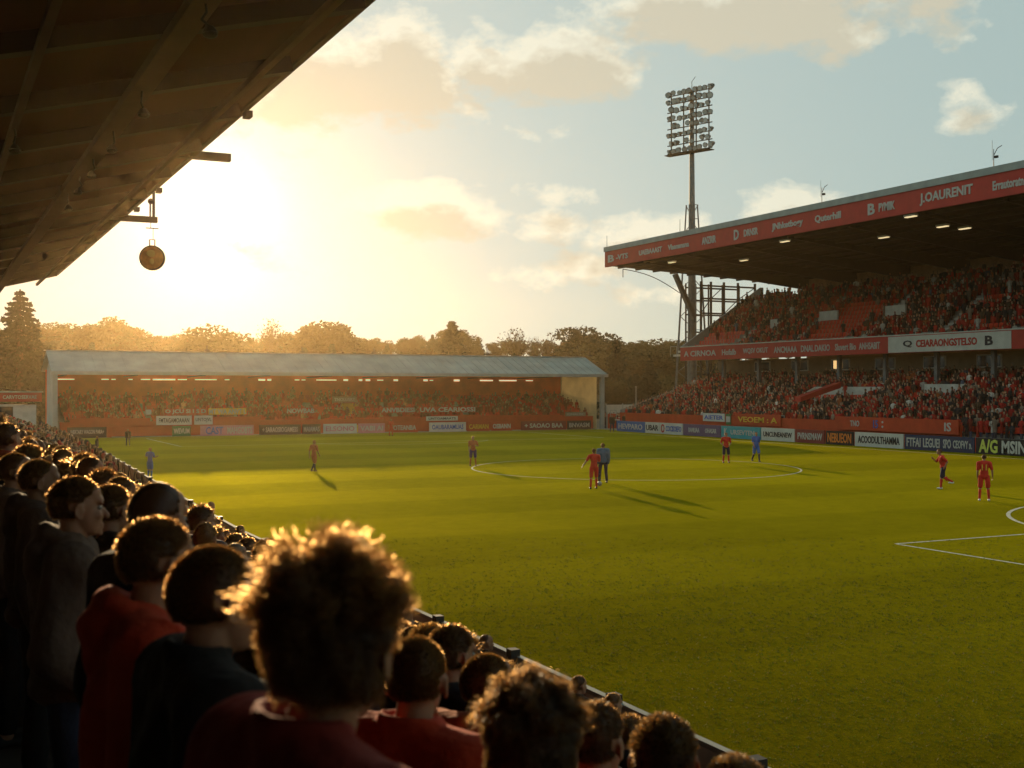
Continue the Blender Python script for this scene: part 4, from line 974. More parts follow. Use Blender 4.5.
def top_mesh(P, voxel=.013, style='jacket', seed=0, short=False, amp=.004):
    hood_r = .030
    mb = MB(); v = Vector; ch, wa, pe = v(P['chest']), v(P['waist']), v(P['pelvis']); t = .046 if not short else .012
    mb.ell(ch + v((0, 0, .03)), (.168 + t, .115 + t, .155), 16, 10); mb.ell(wa, (.145 + t, .103 + t, .15), 16, 10); mb.tube(ch, wa, .135 + t * .6, .125 + t * .6, 14)
    mb.ell(pe + v((0, 0, .03)), (.162 + t, .115 + t, .11), 16, 10); mb.tube(wa, pe + v((0, 0, -.02)), .13 + t * .5, .135 + t * .5, 14)
    for s in 'lr':
        S, E, Wp = v(P['s' + s]), v(P['e' + s]), v(P['w' + s])
        mb.tube(v(P['neck']) - v((0, .012, .012)), S + v((0, -.005, .002)), .056 + t * .4, .062 + t, 12); mb.ell(v(P['neck']).lerp(S, .45) + v((0, -.02, -.02)), (.09, .07, .055), 12, 8)
        if short: limb(mb, [S, S.lerp(E, .75)], [.066 + t * .6, .058 + t * .4])
        else: limb(mb, [S, E, E.lerp(Wp, .93)], [.064 + t, .050 + t, .036 + t * .8])
    N = v(P['neck'])
    if style == 'hood':
        for i in range(14):
            a0, a1 = 2 * math.pi * i / 14, 2 * math.pi * (i + 1) / 14
            f_ = lambda a: N + v((.090 * math.cos(a), -.012 + .080 * math.sin(a), .018 - .034 * math.sin(a))); r_ = lambda a: hood_r + .014 * max(0, -math.sin(a)); mb.tube(f_(a0), f_(a1), r_(a0), r_(a1), 8); mb.ell(f_(a1), (r_(a1),) * 3, 8, 6)
        mb.ell(N + v((0, -.115, -.035)), (.10, .05, .075), 14, 10); mb.ell(N + v((0, -.13, -.09)), (.07, .035, .06), 12, 8)
    elif style == 'collar':
        for i in range(14):
            a0, a1 = 2 * math.pi * i / 14, 2 * math.pi * (i + 1) / 14
            f_ = lambda a, z: N + v((.076 * math.cos(a), -.006 + .070 * math.sin(a), z - .012 * math.sin(a)))
            for z in (-.005, .018, .040, .054): mb.tube(f_(a0, z), f_(a1, z), .012, .012, 7); mb.ell(f_(a1, z), (.012,) * 3, 7, 6)
    else:
        for i in range(14):
            a0, a1 = 2 * math.pi * i / 14, 2 * math.pi * (i + 1) / 14
            f_ = lambda a: N + v((.074 * math.cos(a), -.006 + .068 * math.sin(a), -.008 - .01 * math.sin(a))); mb.tube(f_(a0), f_(a1), .013, .013, 7); mb.ell(f_(a1), (.013,) * 3, 7, 6)
    mb.ell(N + v((0, -.01, -.06)), (.105, .08, .045), 14, 8); mb.ell(ch + v((0, -.045, .09)), (.15, .09, .12), 14, 10)
    V, Fq = blend(mb, voxel, 3 if short else 2); return folds(V, amp, seed), Fq
def legs_mesh(P, voxel=.014, shorts=False, seed=0):
    mb = MB(); v = Vector; pe = v(P['pelvis']); mb.ell(pe + v((0, 0, -.0)), (.165, .118, .115), 16, 10)
    for s in 'lr':
        H_, K, A = v(P['h' + s]), v(P['k' + s]), v(P['a' + s])
        if shorts: limb(mb, [H_, H_.lerp(K, .85)], [.102, .092])
        else: limb(mb, [H_, K, K.lerp(A, .9)], [.102, .074, .062])
    V, Fq = blend(mb, voxel, 3); return folds(V, .003, seed, 7), Fq
def sock_mesh(P, voxel=.012):
    mb = MB(); v = Vector
    for s in 'lr':
        K, A = v(P['k' + s]), v(P['a' + s]); limb(mb, [K.lerp(A, .18), A], [.058, .046]); mb.ell(K.lerp(A, .32) + v((0, -.018, 0)), (.054, .056, .11), 10, 8)
    return blend(mb, voxel, 2)
def boots_mesh(P):
    mb = MB()
    for s in 'lr':
        an = Vector(P['a' + s]); yaw = P['foot' + s]; f_ = Vector((math.sin(-yaw), math.cos(yaw), 0)); q = Matrix.Rotation(yaw, 3, 'Z')
        mb.ell(an + Vector((0, 0, -.045)) - f_ * .03, (.045, .052, .047), 10, 8, q); mb.ell(an + f_ * .078 + Vector((0, 0, -.052)), (.050, .112, .040), 12, 8, q)
    return blend(mb, .014, 3)
def hair_mesh(P, kind, n, seed=0, dens=1.0):
    """cap over the scalp plus strands as thin ribbons"""
    r = np.random.default_rng(seed); H = np.array(P['head']); q = np.array(head_rot(P))
    c0, R0 = np.array([0, -.018, .030]), np.array([.0765, .0955, .0935])
    def hairline(N):   # N unit directions; True where hair grows
        th = N[:, 1]; z = N[:, 2]
        low = np.where(th < -.1, -.62, np.where(th < .25, -.62 + (th + .1) * 1.6, .12 + (th - .25) * .85))
        low = np.where((np.abs(N[:, 0]) > .90) & (th > -.32), np.maximum(low, .02), low)
        if kind == 'bald': low = low + np.where(th > -.1, .75, .35)
        if kind == 'recede': low = low + np.where(th > .1, .35, 0)
        if kind == 'curly': low = low - .06
        return z > low
    # cap
    cap_t = dict(curly=.012, short=.004, buzz=.0012, medium=.014, bald=.002, recede=.004)[kind]
    ns, nr = 72, 50; V = []; 
    for j in range(nr + 1):
        for i in range(ns):
            a, b_ = 2 * math.pi * i / ns, math.pi * j / nr; V.append((math.cos(a) * math.sin(b_), math.sin(a) * math.sin(b_), math.cos(b_)))
    V = np.array(V); Vj = V.copy(); Vj[:, 2] += r.normal(0, .045, len(V)); ok = hairline(Vj); lump = 1 + (np.sin(V[:, 0] * 17 + seed) * np.sin(V[:, 1] * 15 + 1) * np.sin(V[:, 2] * 16)) * (.6 if kind == 'curly' else .05)
    Vc = c0 + V * (R0 + (cap_t * lump)[:, None])
    Fc = [(j * ns + i, j * ns + (i + 1) % ns, (j + 1) * ns + (i + 1) % ns, (j + 1) * ns + i) for j in range(nr) for i in range(ns)]
    Fc = np.array([f for f in Fc if ok[list(f)].any()])
    Vc[~ok] = (c0 + V * (R0 - .006))[~ok]
    # strands
    N = r.normal(size=(int(n * 2.2), 3)); N /= np.linalg.norm(N, axis=1)[:, None]; N = N[hairline(N)][:n]; m = len(N)
    L_ = dict(curly=.040, short=.014, buzz=.008, medium=.038, bald=.005, recede=.010)[kind] * r.uniform(.6, 1.25, m)
    if kind in ('short', 'medium'): L_ *= np.where(N[:, 2] > .2, 1.25, .62)
    L_ *= 1 + .55 * np.sin(N[:, 0] * 7 + seed) * np.sin(N[:, 2] * 6 + N[:, 1] * 5) if kind == 'curly' else 1
    if seed == 8: L_ *= .62
    if kind == 'curly': L_ *= np.where(N[:, 2] > .35, 1.3, .5)
    seg = dict(curly=9, short=3, buzz=1, medium=4, bald=1, recede=2)[kind]
    root = c0 + N * (R0 + (cap_t * .6 if kind == 'curly' else 0))
    fwd = np.array([0, 1.0, .1]); tdir = fwd - N * (N @ fwd)[:, None]; jit = r.normal(size=(m, 3)) * .35
    clump = np.stack([np.sin(N[:, 0] * 23 + N[:, 2] * 9 + seed), np.sin(N[:, 1] * 21 + N[:, 0] * 7), np.sin(N[:, 2] * 19 + N[:, 1] * 8)], 1)
    if kind == 'curly': g = N + jit * .5 + clump * .32
    elif kind == 'buzz' or kind == 'bald': g = N + jit * .5
    else: g = N * .75 + tdir * .7 + jit * .3 + clump * .12 + np.array([0, 0, .15])
    g /= np.linalg.norm(g, axis=1)[:, None]
    s1 = np.cross(g, r.normal(size=(m, 3))); s1 /= np.linalg.norm(s1, axis=1)[:, None]; s2 = np.cross(g, s1)
    ph = r.uniform(0, 6.28, m); wd = dict(curly=.0011, short=.0012, buzz=.0011, medium=.0010, bald=.0006, recede=.0008)[kind]
    pts = []
    for k in range(seg + 1):
        t = k / seg; p = root + g * (L_ * t)[:, None]
        if kind == 'curly':
            a = ph + t * 11; rad = .006 * min(1, t * 2.5); p = p + s1 * (np.cos(a) * rad)[:, None] + s2 * (np.sin(a) * rad)[:, None] + np.array([0, 0, -.010]) * t * t
        elif kind in ('short', 'medium'): p = p + np.array([0, 0, -.006 * t * t]) + jit * (.006 * t)
        pts.append(p)
    pts = np.stack(pts, 1); wv = np.cross(g, r.normal(size=(m, 3))); wv /= np.linalg.norm(wv, axis=1)[:, None]
    wid = np.linspace(1, .35, seg + 1)[None, :, None] * wd / dens
    A, B = pts - wv[:, None] * wid, pts + wv[:, None] * wid
    Vs = np.stack([A, B], 2).reshape(-1, 3); st = (seg + 1) * 2; base = np.arange(m)[:, None] * st
    Fs = np.concatenate([np.stack([base[:, 0] + 2 * k, base[:, 0] + 2 * k + 1, base[:, 0] + 2 * k + 3, base[:, 0] + 2 * k + 2], 1) for k in range(seg)])
    Va = np.concatenate([Vc, Vs]); Fa = np.concatenate([Fc, Fs + len(Vc)]); return Va @ q.T + H, Fa
def eyes_mesh(P, par):
    q = head_rot(P); H = Vector(P['head'])
    for s in (-1, 1):
        b = MB(); b.mi = 0; b.ell(H + q @ Vector((s * .031, .0735, .004)), (.0115, .0115, .0095), 12, 8, q); b.mi = 1; b.ell(H + q @ Vector((s * .031, .0825, .004)), (.005, .0035, .005), 10, 6, q); b.build('eye', [m_eye, m_iris], par, smooth=True, fix=False)
def person(P, skin, hair, hkind, topm, legm, style='jacket', seed=0, nh=6000, voxel=.007, tv=.012, short=False, shorts=False, sock=None, boot=None, fine=True, eyes=True, dens=1.0, amp=.007, top_name=None):
    e = empty('person'); V, Fq = body_mesh(P, voxel, fine); np_mesh('body', V, Fq, skin, e, smooth=True)
    if hkind: V, Fq = hair_mesh(P, hkind, nh, seed, dens); np_mesh('hair', V, Fq, hair, e, smooth=True)
    V, Fq = top_mesh(P, tv, style, seed, short, amp); np_mesh(top_name or ('shirt' if short else 'jacket'), V, Fq, topm, e, smooth=True)
    V, Fq = legs_mesh(P, tv + .002, shorts, seed); np_mesh('shorts' if shorts else 'trousers', V, Fq, legm, e, smooth=True)
    if sock: V, Fq = sock_mesh(P); np_mesh('socks', V, Fq, sock, e, smooth=True)
    V, Fq = boots_mesh(P); np_mesh('boots', V, Fq, boot or m_shoe, e, smooth=True)
    if eyes and fine: eyes_mesh(P, e)
    return e
# ---------------------------------------------------------------- the nearest spectators, one by one
# (pixel of the head centre, distance, facing in degrees from +Y towards +X, head turn, hair, clothes ...)
rp = random.Random(17)
FG = []
def stand_pose(r_, yaw=0., pitch=0., tilt=0., hands='down'):
    j = lambda s: r_.uniform(-s, s); P = pose(yaw=yaw, pitch=pitch, tilt=tilt)
    P['head'] = (j(.01), .035 + j(.015), 1.655)
    if hands == 'down': P['wl'] = (-.24 + j(.03), .06 + j(.05), .90); P['wr'] = (.24 + j(.03), .06 + j(.05), .90)
    elif hands == 'pockets': P['el'] = (-.285, -.07, 1.14); P['er'] = (.285, -.07, 1.14); P['wl'] = (-.20, .09, .98); P['wr'] = (.20, .09, .98)
    elif hands == 'folded': P['el'] = (-.25, .02, 1.15); P['er'] = (.25, .02, 1.15); P['wl'] = (.04, .20, 1.20); P['wr'] = (-.06, .18, 1.16)
    return P
def spectator(px, py, X, face, yaw, skin, hair, hk, top, style, lab, nh=5000, sc_=None, hands='down', pitch=0., tilt=0., voxel=.007, leg=None, amp=.007, seed=None):
    a = (px - 512) / F_PX; d = X / (ST + a * CT); Y = d * (CT - a * ST); hz_ = CZ - (py - HOR) * d / F_PX
    fz = max(.03, floor_z(min(ROWX, key=lambda q: abs(q - X)))); s = (hz_ - fz) / 1.655
    P = stand_pose(rp, R(-yaw), pitch, tilt, hands); e = person(P, skin, hair, hk, top, leg or rp.choice((C_DENIM, C_BLACK)), style, seed if seed is not None else len(FG) + 1, nh, voxel=voxel, amp=amp, dens=max(.35, min(1, 2.2 / d)))
    if not .90 < s < 1.10: print('scale', px, py, round(s, 3), 'd', round(d, 2))
    s = min(1.12, max(.88, s)); e.scale = (s, s, s); e.rotation_euler = (0, 0, -R(face)); e.location = (X, Y, fz)
    # put the head itself (not the heel line) at the pixel: shift by the rotated head offset
    tag(e, lab, 'person', 'spectators on the near terrace'); FG.append((X, Y)); return e
S0, S1, S2 = SKIN
spectator(308, 655, .50, 84, -42, S0, H_GINGER, 'curly', C_DRED, 'collar', 'person with a big mop of curly auburn hair in a dark red jacket, largest head', 26000, voxel=.0055, seed=3, hands='pockets')
spectator(144, 566, .50, 92, -22, S0, H_BROWN, 'short', C_RED, 'hood', 'person with short spiky brown hair and a red hooded top beside the buzz-cut head', 9000, voxel=.006)
spectator(203, 604, .52, 88, -14, S0, H_DARK, 'buzz', C_BLACK, 'collar', 'person with shaved buzz cut and black jacket right beside the curly head', 9000, voxel=.006)
spectator(107, 512, .70, 60, -8, S1, H_DARK, 'short', C_BLACK, 'jacket', 'person with dark hair and black coat between the grey hoodie and the bald head', 6000)
spectator(73, 509, .50, 95, -5, S0, H_DARK, 'short', C_GREY, 'hood', 'person in a grey brown hoodie with dark hair seen in profile', 6000, hands='pockets')
spectator(37, 483, .50, 92, 0, S1, H_DARK, 'buzz', C_BROWN, 'hood', 'person with cropped hair in a brown hooded coat behind the grey hoodie', 6000)
spectator(9, 474, .42, 88, 0, S0, H_BROWN, 'recede', C_GREY, 'collar', 'person with receding hair cut off by the left edge', 4000)
spectator(152, 523, .62, 70, -22, S0, H_BROWN, 'recede', C_NAVY, 'collar', 'person with receding fair-lit hair and pale temple above the spiky-haired head', 6000)
spectator(25, 464, .62, 60, 0, S1, H_DARK, 'medium', C_BLACK, 'jacket', 'person with round black hair standing above the row at the left edge', 4000)
spectator(62, 462, 1.2, 60, 0, S1, H_BROWN, 'short', C_BROWN, 'jacket', 'person with brown hair just above the grey hoodie', 3000)
spectator(413, 684, 1.15, 62, -26, S0, H_BROWN, 'buzz', C_RED, 'collar', 'person with cropped hair and glowing ear in a red top right of the curly head', 8000)
spectator(448, 658, 1.85, 60, 10, S0, H_BROWN, 'short', C_NAVY, 'jacket', 'person with brown hair half hidden behind the cropped head in the red top', 5000)
spectator(425, 652, 2.45, 70, 0, S1, H_BLOND, 'medium', C_BROWN, 'jacket', 'person with tousled fair hair just under the barrier', 4000)
spectator(480, 690, 1.78, 66, 8, S0, H_BROWN, 'buzz', C_OR, 'jacket', 'person in an orange shirt between the cropped head and the round curly head', 6000)
spectator(524, 752, 1.05, 52, -22, S1, H_BROWN, 'curly', C_BLACK, 'collar', 'person with a round head of tight curls at the bottom centre', 16000, seed=8)
spectator(592, 746, 1.80, 58, 0, S0, H_BROWN, 'short', C_DRED, 'collar', 'person with short brown hair right of the tight curls', 5000)
spectator(661, 766, 1.75, 32, 0, S0, H_BROWN, 'short', C_NAVY, 'collar', 'person with neat round brown hair seen squarely from behind', 7000)
spectator(735, 808, 1.85, 35, 0, S0, H_BLOND, 'short', C_BROWN, 'collar', 'person of whom only the sunlit crown shows at the bottom edge', 6000)
spectator(243, 735, .0 + .85, 50, 0, S0, H_BROWN, 'short', C_RED, 'collar', 'person in a red top low in front of the curly head', 2500) if False else None

# ---------------------------------------------------------------- people by the barrier
def walkway_person(px, ytop, Yx, face, hair, hk, top, lab, lean=0., hgt=1.75):
    d = None; X = Yx
    a = (px - 512) / F_PX; d = X / (ST + a * CT); Y = d * (CT - a * ST); zt = CZ - (ytop - HOR) * d / F_PX
    s = max(.85, min(1.1, zt / 1.775)); P = stand_pose(rp, 0, 0, 0, 'folded')
    if lean:
        for k in ('head', 'neck', 'chest', 'sl', 'sr', 'el', 'er', 'wl', 'wr'):
            v = P[k]; P[k] = (v[0], v[1] + (v[2] - .94) * lean, v[2] - (v[2] - .94) * lean * .25)
    e = person(P, rp.choice(SKIN[:2]), hair, hk, top, C_DENIM, 'collar', rp.randint(0, 99), 1200, voxel=.012, tv=.016, dens=.4, eyes=False)
    fz = zt - 1.775 * s * (1 - (.2 * lean if lean else 0)); e.location = (X, Y, max(0.03, min(.4, fz))); e.scale = (s,) * 3; e.rotation_euler = (0, 0, -R(face)); tag(e, lab, 'person', 'people along the barrier'); FG.append((X, Y)); return e
walkway_person(484, 638, 6.0, 90, H_DARK, 'bald', C_BLACK, 'person in a black coat with a bare reddish head standing at the barrier')
walkway_person(577, 684, 6.0, 80, H_BROWN, 'short', C_BROWN, 'person with a small lit head at the barrier above the tight curls')
walkway_person(612, 697, 5.9, 85, H_BLOND, 'short', C_GREY, 'person with pale cap of hair looking over the barrier near the bottom')
walkway_person(198, 506, 5.9, 75, H_DARK, 'bald', C_GREY, 'person in a pale jacket leaning towards the barrier on the left', .5)
walkway_person(240, 527, 6.0, 90, H_DARK, 'short', C_NAVY, 'person with a small dark head by the barrier above the curly hair')

# ---------------------------------------------------------------- rows of spectators behind them
def spec_proto(seed, hk, hair, style, hands, near):
    r_ = random.Random(seed); P = stand_pose(r_, R(r_.uniform(-25, 25)), r_.uniform(-.1, .15), r_.uniform(-.08, .08), hands)
    oc = mat('spectator jacket cloth', (1, 1, 1), .85, var=.15, scale=7, bump=.4, bscale=20, objcol=True)
    if near:
        e = person(P, SKIN[seed % 3 if seed % 5 == 0 else seed % 2], hair, hk, oc, (C_DENIM, C_BLACK)[seed % 2], style, seed, 1500, voxel=.012, tv=.017, dens=.4, eyes=False); return e
    parts = []
    V, Fq = body_mesh(P, .024, False, 3); parts.append((V, Fq, 0)); V, Fq = top_mesh(P, .032, style, seed); parts.append((V, Fq, 1)); V, Fq = legs_mesh(P, .036, False, seed); parts.append((V, Fq, 2)); V, Fq = hair_mesh(P, hk, 260, seed, .2); parts.append((V, Fq, 3))
    Vs, Fs, Ms, n = [], [], [], 0
    for V, Fq, m_ in parts: Vs.append(V); Fs.append(Fq + n); Ms += [m_] * len(Fq); n += len(V)
    o = np_mesh('person', np.concatenate(Vs), np.concatenate(Fs), [SKIN[seed % 2], oc, C_DENIM, hair], midx=Ms, smooth=True); return o
kinds = [('short', H_BROWN, 'jacket', 'down'), ('buzz', H_DARK, 'hood', 'pockets'), ('medium', H_DARK, 'collar', 'folded'), ('short', H_BLOND, 'hood', 'down'), ('recede', H_GREY, 'collar', 'pockets'), ('medium', H_GINGER, 'jacket', 'down'), ('short', H_DARK, 'collar', 'folded'), ('curly', H_BROWN, 'jacket', 'down')]
near_p = [spec_proto(100 + i, k[0], k[1], k[2], k[3], True) for i, k in enumerate(kinds)]
mid_p = [spec_proto(200 + i, k[0], k[1], k[2], k[3], False) for i, k in enumerate(kinds)]
JC = [(.02, .02, .025), (.03, .03, .05), (.30, .03, .015), (.42, .05, .02), (.16, .02, .012), (.10, .07, .05), (.05, .05, .055), (.22, .18, .15), (.45, .14, .04), (.02, .04, .03), (.28, .26, .24), (.08, .10, .16)]
JW = [6, 4, 4, 4, 3, 3, 3, 2, 2, 1, 1, 1]
JN = ['black', 'navy', 'red', 'orange red', 'dark red', 'brown', 'dark grey', 'pale brown', 'orange', 'dark green', 'pale grey', 'slate blue']
HN = {0: 'short brown hair', 1: 'cropped dark hair', 2: 'thick dark hair', 3: 'short fair hair', 4: 'thin grey hair', 5: 'thick auburn hair', 6: 'short dark hair', 7: 'curly brown hair'}
places = []
def fan_x(x, Y): return x * max(1.0, (wall_x(Y) - 1.0) / 5.6)
for i, x in enumerate(ROWX):
    if x < .4: continue
    y = max(1.6, {0: 8.6, 1: 7.0, 2: 4.7, 3: 4.6, 4: 5.2, 5: 6.2, 6: 7.4, 7: 12.0, 8: 50.0}[i - 6]) + rp.uniform(0, .3)
    while y < 103:
        step = .50 if y < 40 else .56
        xx = fan_x(x, y) + rp.uniform(-.12, .12); yy = y + rp.uniform(-.12, .12); y += step
        if rp.random() < (.06 if y < 30 else .02): continue
        if any(math.hypot(xx - a, yy - b_) < .42 for a, b_ in FG): continue
        if i - 6 >= 7 and y < 40 and rp.random() < .45: continue
        px, py, d = project(xx, yy, 2.5)
        if px < -40: continue
        places.append((d, xx, yy, x))
places.sort(); used = {}
for k, (d, xx, yy, x) in enumerate(places[:272]):
    i = rp.randrange(8); near = d < 13.0 and k < 90; proto = (near_p if near else mid_p)[i]
    o = proto if not used.get((near, i)) else copy_tree(proto); used[(near, i)] = 1
    s = rp.uniform(.93, 1.02); ci = rp.choices(range(12), JW)[0]; c = JC[ci]; v = rp.uniform(.8, 1.2)
    fz = max(.03, floor_z(x)); o.location = (xx, yy, fz); o.scale = (s,) * 3; o.rotation_euler = (0, 0, -R(rp.gauss(72, 18)))
    for q in [o] + list(o.children): q.color = (c[0] * v, c[1] * v, c[2] * v, 1)
    tag(o, 'spectator with %s and %s jacket on the packed near terrace' % (HN[i], JN[ci]), 'person', 'spectators with %s and %s jackets' % (HN[i], JN[ci]))
rest = places[272:]
for (near, lst) in ((True, near_p), (False, mid_p)):
    for i, p_ in enumerate(lst):
        if not used.get((near, i)):
            for q in list(p_.children): bpy.data.objects.remove(q)
            bpy.data.objects.remove(p_)

# ---------------------------------------------------------------- players and staff
def player(px, py, hgt, face, P, lab, top, leg, sock, hair, hk, boot=None, name='shirt', skin=S0, group=None, long=False, num=None):
    x, y, _ = on_ground(px, py); e = person(P, skin, hair, hk, top, leg, 'jacket', int(px), 700, voxel=.011, tv=.013, short=not long, shorts=not long, sock=None if long else sock, boot=boot, eyes=True, dens=.3, amp=.003)
    s = hgt / 1.78; e.scale = (s,) * 3; e.location = (x, y, 0.005); e.rotation_euler = (0, 0, -R(face)); tag(e, lab, 'person', group or 'people on the pitch')
    if num: text_mesh(num, .18, .22, m_gold, 'shirt_number', e, (0, -.152, 1.29), '-y', .02, .02)
    return e
stand = lambda **k: pose(hl=(-.11, 0, .92), hr=(.11, 0, .92), kl=(-.14, .03, .5), kr=(.14, .03, .5), al=(-.17, -.03, .09), ar=(.17, -.01, .09), **k)
run_ = pose(neck=(0, .10, 1.46), head=(0, .17, 1.63), chest=(0, .06, 1.29), sl=(-.18, .08, 1.41), sr=(.18, .08, 1.41), el=(-.26, -.12, 1.20), er=(.24, .22, 1.18), wl=(-.24, -.02, 1.0), wr=(.16, .36, 1.30), kl=(-.10, .10, .50), al=(-.10, .12, .09), kr=(.11, -.02, .51), ar=(.11, -.42, .32))
walk = pose(kl=(-.11, .16, .52), al=(-.11, .20, .10), kr=(.11, -.04, .50), ar=(.11, -.30, .14), el=(-.25, -.10, 1.14), wl=(-.25, -.10, .90), er=(.24, .06, 1.14), wr=(.22, .20, .95))
player(943, 489, 1.80, -58, run_, 'person striding in red shirt and dark shorts with one heel raised', C_KRED, C_KDARK, C_KRED, H_DARK, 'short', m_shoew)
player(984, 501, 1.85, 45, stand(wr=(.30, .06, .93), er=(.29, 0, 1.16)), 'person in all red kit with gold number seen from behind near the penalty area', C_KRED, C_KRED, C_KRED, H_DARK, 'short', m_shoew, num='11')
player(594, 489, 1.80, 20, pose(hl=(-.10, 0, .92), kl=(-.13, .02, .5), al=(-.16, -.04, .09), hr=(.10, 0, .92), kr=(.12, .1, .51), ar=(.13, .12, .09), el=(-.34, .02, 1.22), wl=(-.48, .06, 1.02), er=(.27, .1, 1.2), wr=(.16, .28, 1.2)), 'person in all red kit by the ball with one arm held out', C_KRED, C_KRED, C_KRED, H_BROWN, 'short')
player(603, 483, 1.88, 20, stand(), 'person in slate blue top and dark trousers just beyond the red kit by the ball', C_KSLATE, C_KDARK, C_KDARK, H_GINGER, 'short', long=True)
player(726, 463, 1.82, 200, stand(el=(-.30, -.05, 1.16), wl=(-.17, .1, 1.02), er=(.30, -.05, 1.16), wr=(.17, .1, 1.02)), 'person in red shirt and dark shorts in front of the teal board', C_KRED, C_KDARK, C_KRED, H_DARK, 'short')
player(756, 462, 1.82, 190, walk, 'person in violet blue kit walking in front of the white board', C_KBLUE, C_KBLUE, C_KDARK, H_DARK, 'short')
player(473, 466, 1.72, 200, stand(el=(-.30, -.02, 1.20), wl=(-.14, .16, 1.22)), 'person in orange brown shirt and purple shorts left of the centre circle', C_KORANGE, mat('purple shorts cloth', (.10, .05, .14), .85), C_KORANGE, H_BROWN, 'short')
player(314, 472, 1.70, 60, walk, 'person in orange brown kit walking alone on the left half of the pitch', C_KORANGE, C_KORANGE, C_KDARK, H_GINGER, 'short')
player(150, 478, 1.52, 45, pose(el=(-.28, .02, 1.25), wl=(-.15, .14, 1.38), er=(.30, 0, 1.2), wr=(.36, .14, 1.25)), 'person in bright blue kit standing beyond the near terrace', C_KBLUE, C_KBLUE, C_KBLUE, H_BROWN, 'short')
player(391, 436, 1.6, 180, stand(), 'person in red bib standing far off by the pink board', C_KRED, C_KRED, C_KRED, H_DARK, 'short', group='people on the pitch')
player(128, 446, 1.3, 200, stand(), 'person in dark coat with green bib far off in front of the orange wall', C_BLACK, C_DENIM, None, H_DARK, 'short', long=True)
player(97, 457, 1.35, 100, stand(), 'person in a dark coat at the end of the near terrace barrier', C_NAVY, C_DENIM, None, H_DARK, 'short', long=True)
player(612, 432, 1.75, 200, stand(), 'person in a yellow brown coat in the corner beside the far stand', C_BROWN, C_DENIM, None, H_DARK, 'short', long=True)
player(625, 430.5, 1.75, 220, stand(), 'person in a dark jacket in the corner left of the blue board', C_BLACK, C_DENIM, None, H_BROWN, 'short', long=True)

# ---------------------------------------------------------------- the packed crowd (thousands), one mass
def low_person():
    V, F_, K = [], [], []
    def ring(c, rx, ry, n=6): return [(c[0] + rx * math.cos(2 * math.pi * i / n + .5), c[1] + ry * math.sin(2 * math.pi * i / n + .5), c[2]) for i in range(n)]
    def loft(rings, kind):
        b0 = len(V); n = len(rings[0])
        for r_ in rings: V.extend(r_); K.extend([kind] * n)
        for j in range(len(rings) - 1):
            for i in range(n): F_.append((b0 + j * n + i, b0 + j * n + (i + 1) % n, b0 + (j + 1) * n + (i + 1) % n, b0 + (j + 1) * n + i))
        a = b0 + (len(rings) - 1) * n; F_.append((a, a + 1, a + 2, a + 3)); F_.append((a, a + 3, a + 4, a + 5))
    loft([ring((0, .0, .45), .17, .14), ring((0, 0, .95), .19, .13), ring((0, 0, 1.25), .22, .14), ring((0, 0, 1.40), .23, .12), ring((0, 0, 1.47), .09, .07)], 0)   # torso
    loft([ring((0, 0, 0), .12, .10), ring((0, 0, .5), .17, .12)], 1)
    loft([ring((0, .02, 1.45), .05, .05), ring((0, .02, 1.55), .07, .085), ring((0, .02, 1.66), .078, .098), ring((0, .02, 1.72), .07, .085), ring((0, .01, 1.77), .03, .04)], 2)    # head
    for s in (-1, 1): loft([ring((s * .24, 0, 1.40), .055, .06), ring((s * .28, .04, 1.12), .05, .05), ring((s * .2, .18, 1.0), .04, .04), ring((s * .12, .24, 1.05), .035, .035)], 0)
    V = np.array(V); K = np.array(K)
    K[(K == 2) & ((V[:, 2] > 1.70) | ((V[:, 1] < .0) & (V[:, 2] > 1.5)))] = 3
    return V, np.array(F_), K
LV, LF, LK = low_person()
CC = np.array([(.012, .012, .014), (.025, .025, .03), (.34, .016, .012), (.44, .030, .018), (.13, .012, .010), (.08, .05, .03), (.04, .036, .034), (.22, .16, .12), (.38, .10, .03), (.55, .50, .44), (.07, .09, .14)])
CW = np.array([22, 11, 19, 15, 10, 6, 5, 4, 2.5, 3.0, .8]); CW = CW / CW.sum()
HC = np.array([(.03, .02, .012), (.07, .04, .02), (.15, .09, .04), (.25, .22, .18), (.35, .03, .02), (.03, .03, .04)]); SKC = np.array([(.48, .27, .18), (.36, .19, .11), (.15, .08, .05)])
pl = []       # x, y, z, facing, scale, sit
for d, xx, yy, x in rest: pl.append((xx, yy, max(.03, floor_z(x)), -R(rp.gauss(72, 20)), rp.uniform(.92, 1.04)))
rc = random.Random(33)
ADJ = 0
VOMS = [(LOW, 815, 884, 12), (LOW, 925, 966, 13), (UPP, 771, 779, 6), (UPP, 820, 838, 7), (UPP, 886, 906, 7)]
def empty_seat(T, x, y, i):
    if aisle(y): return rc.random() < .93
    for (TT, p0, p1, row) in VOMS:
        if T is TT:
            vx = row_pos(TT, row)[0]; y0, y1 = on_x(vx, p1)[1] - .3, on_x(vx, p0)[1] + .3
            if y0 < y < y1 and row - (3 if T is LOW else 2) <= i < row: return True
    if T is UPP:
        if 85.2 < y < 91.0 and i < 10: return rc.random() < .985
        if 101 < y and i < 5: return rc.random() < .93
        n = mnoise.noise(Vector((y * .16, i * .35, 3.0)))
        return rc.random() < (.7 if n > .30 else .05)
    yv_ = yv
    if abs(y - yv_ - .1) < .9 and i < 11: return True
    
    n = mnoise.noise(Vector((y * .14, i * .3, 8.0)))
    return rc.random() < (.35 if n > .4 else .05)
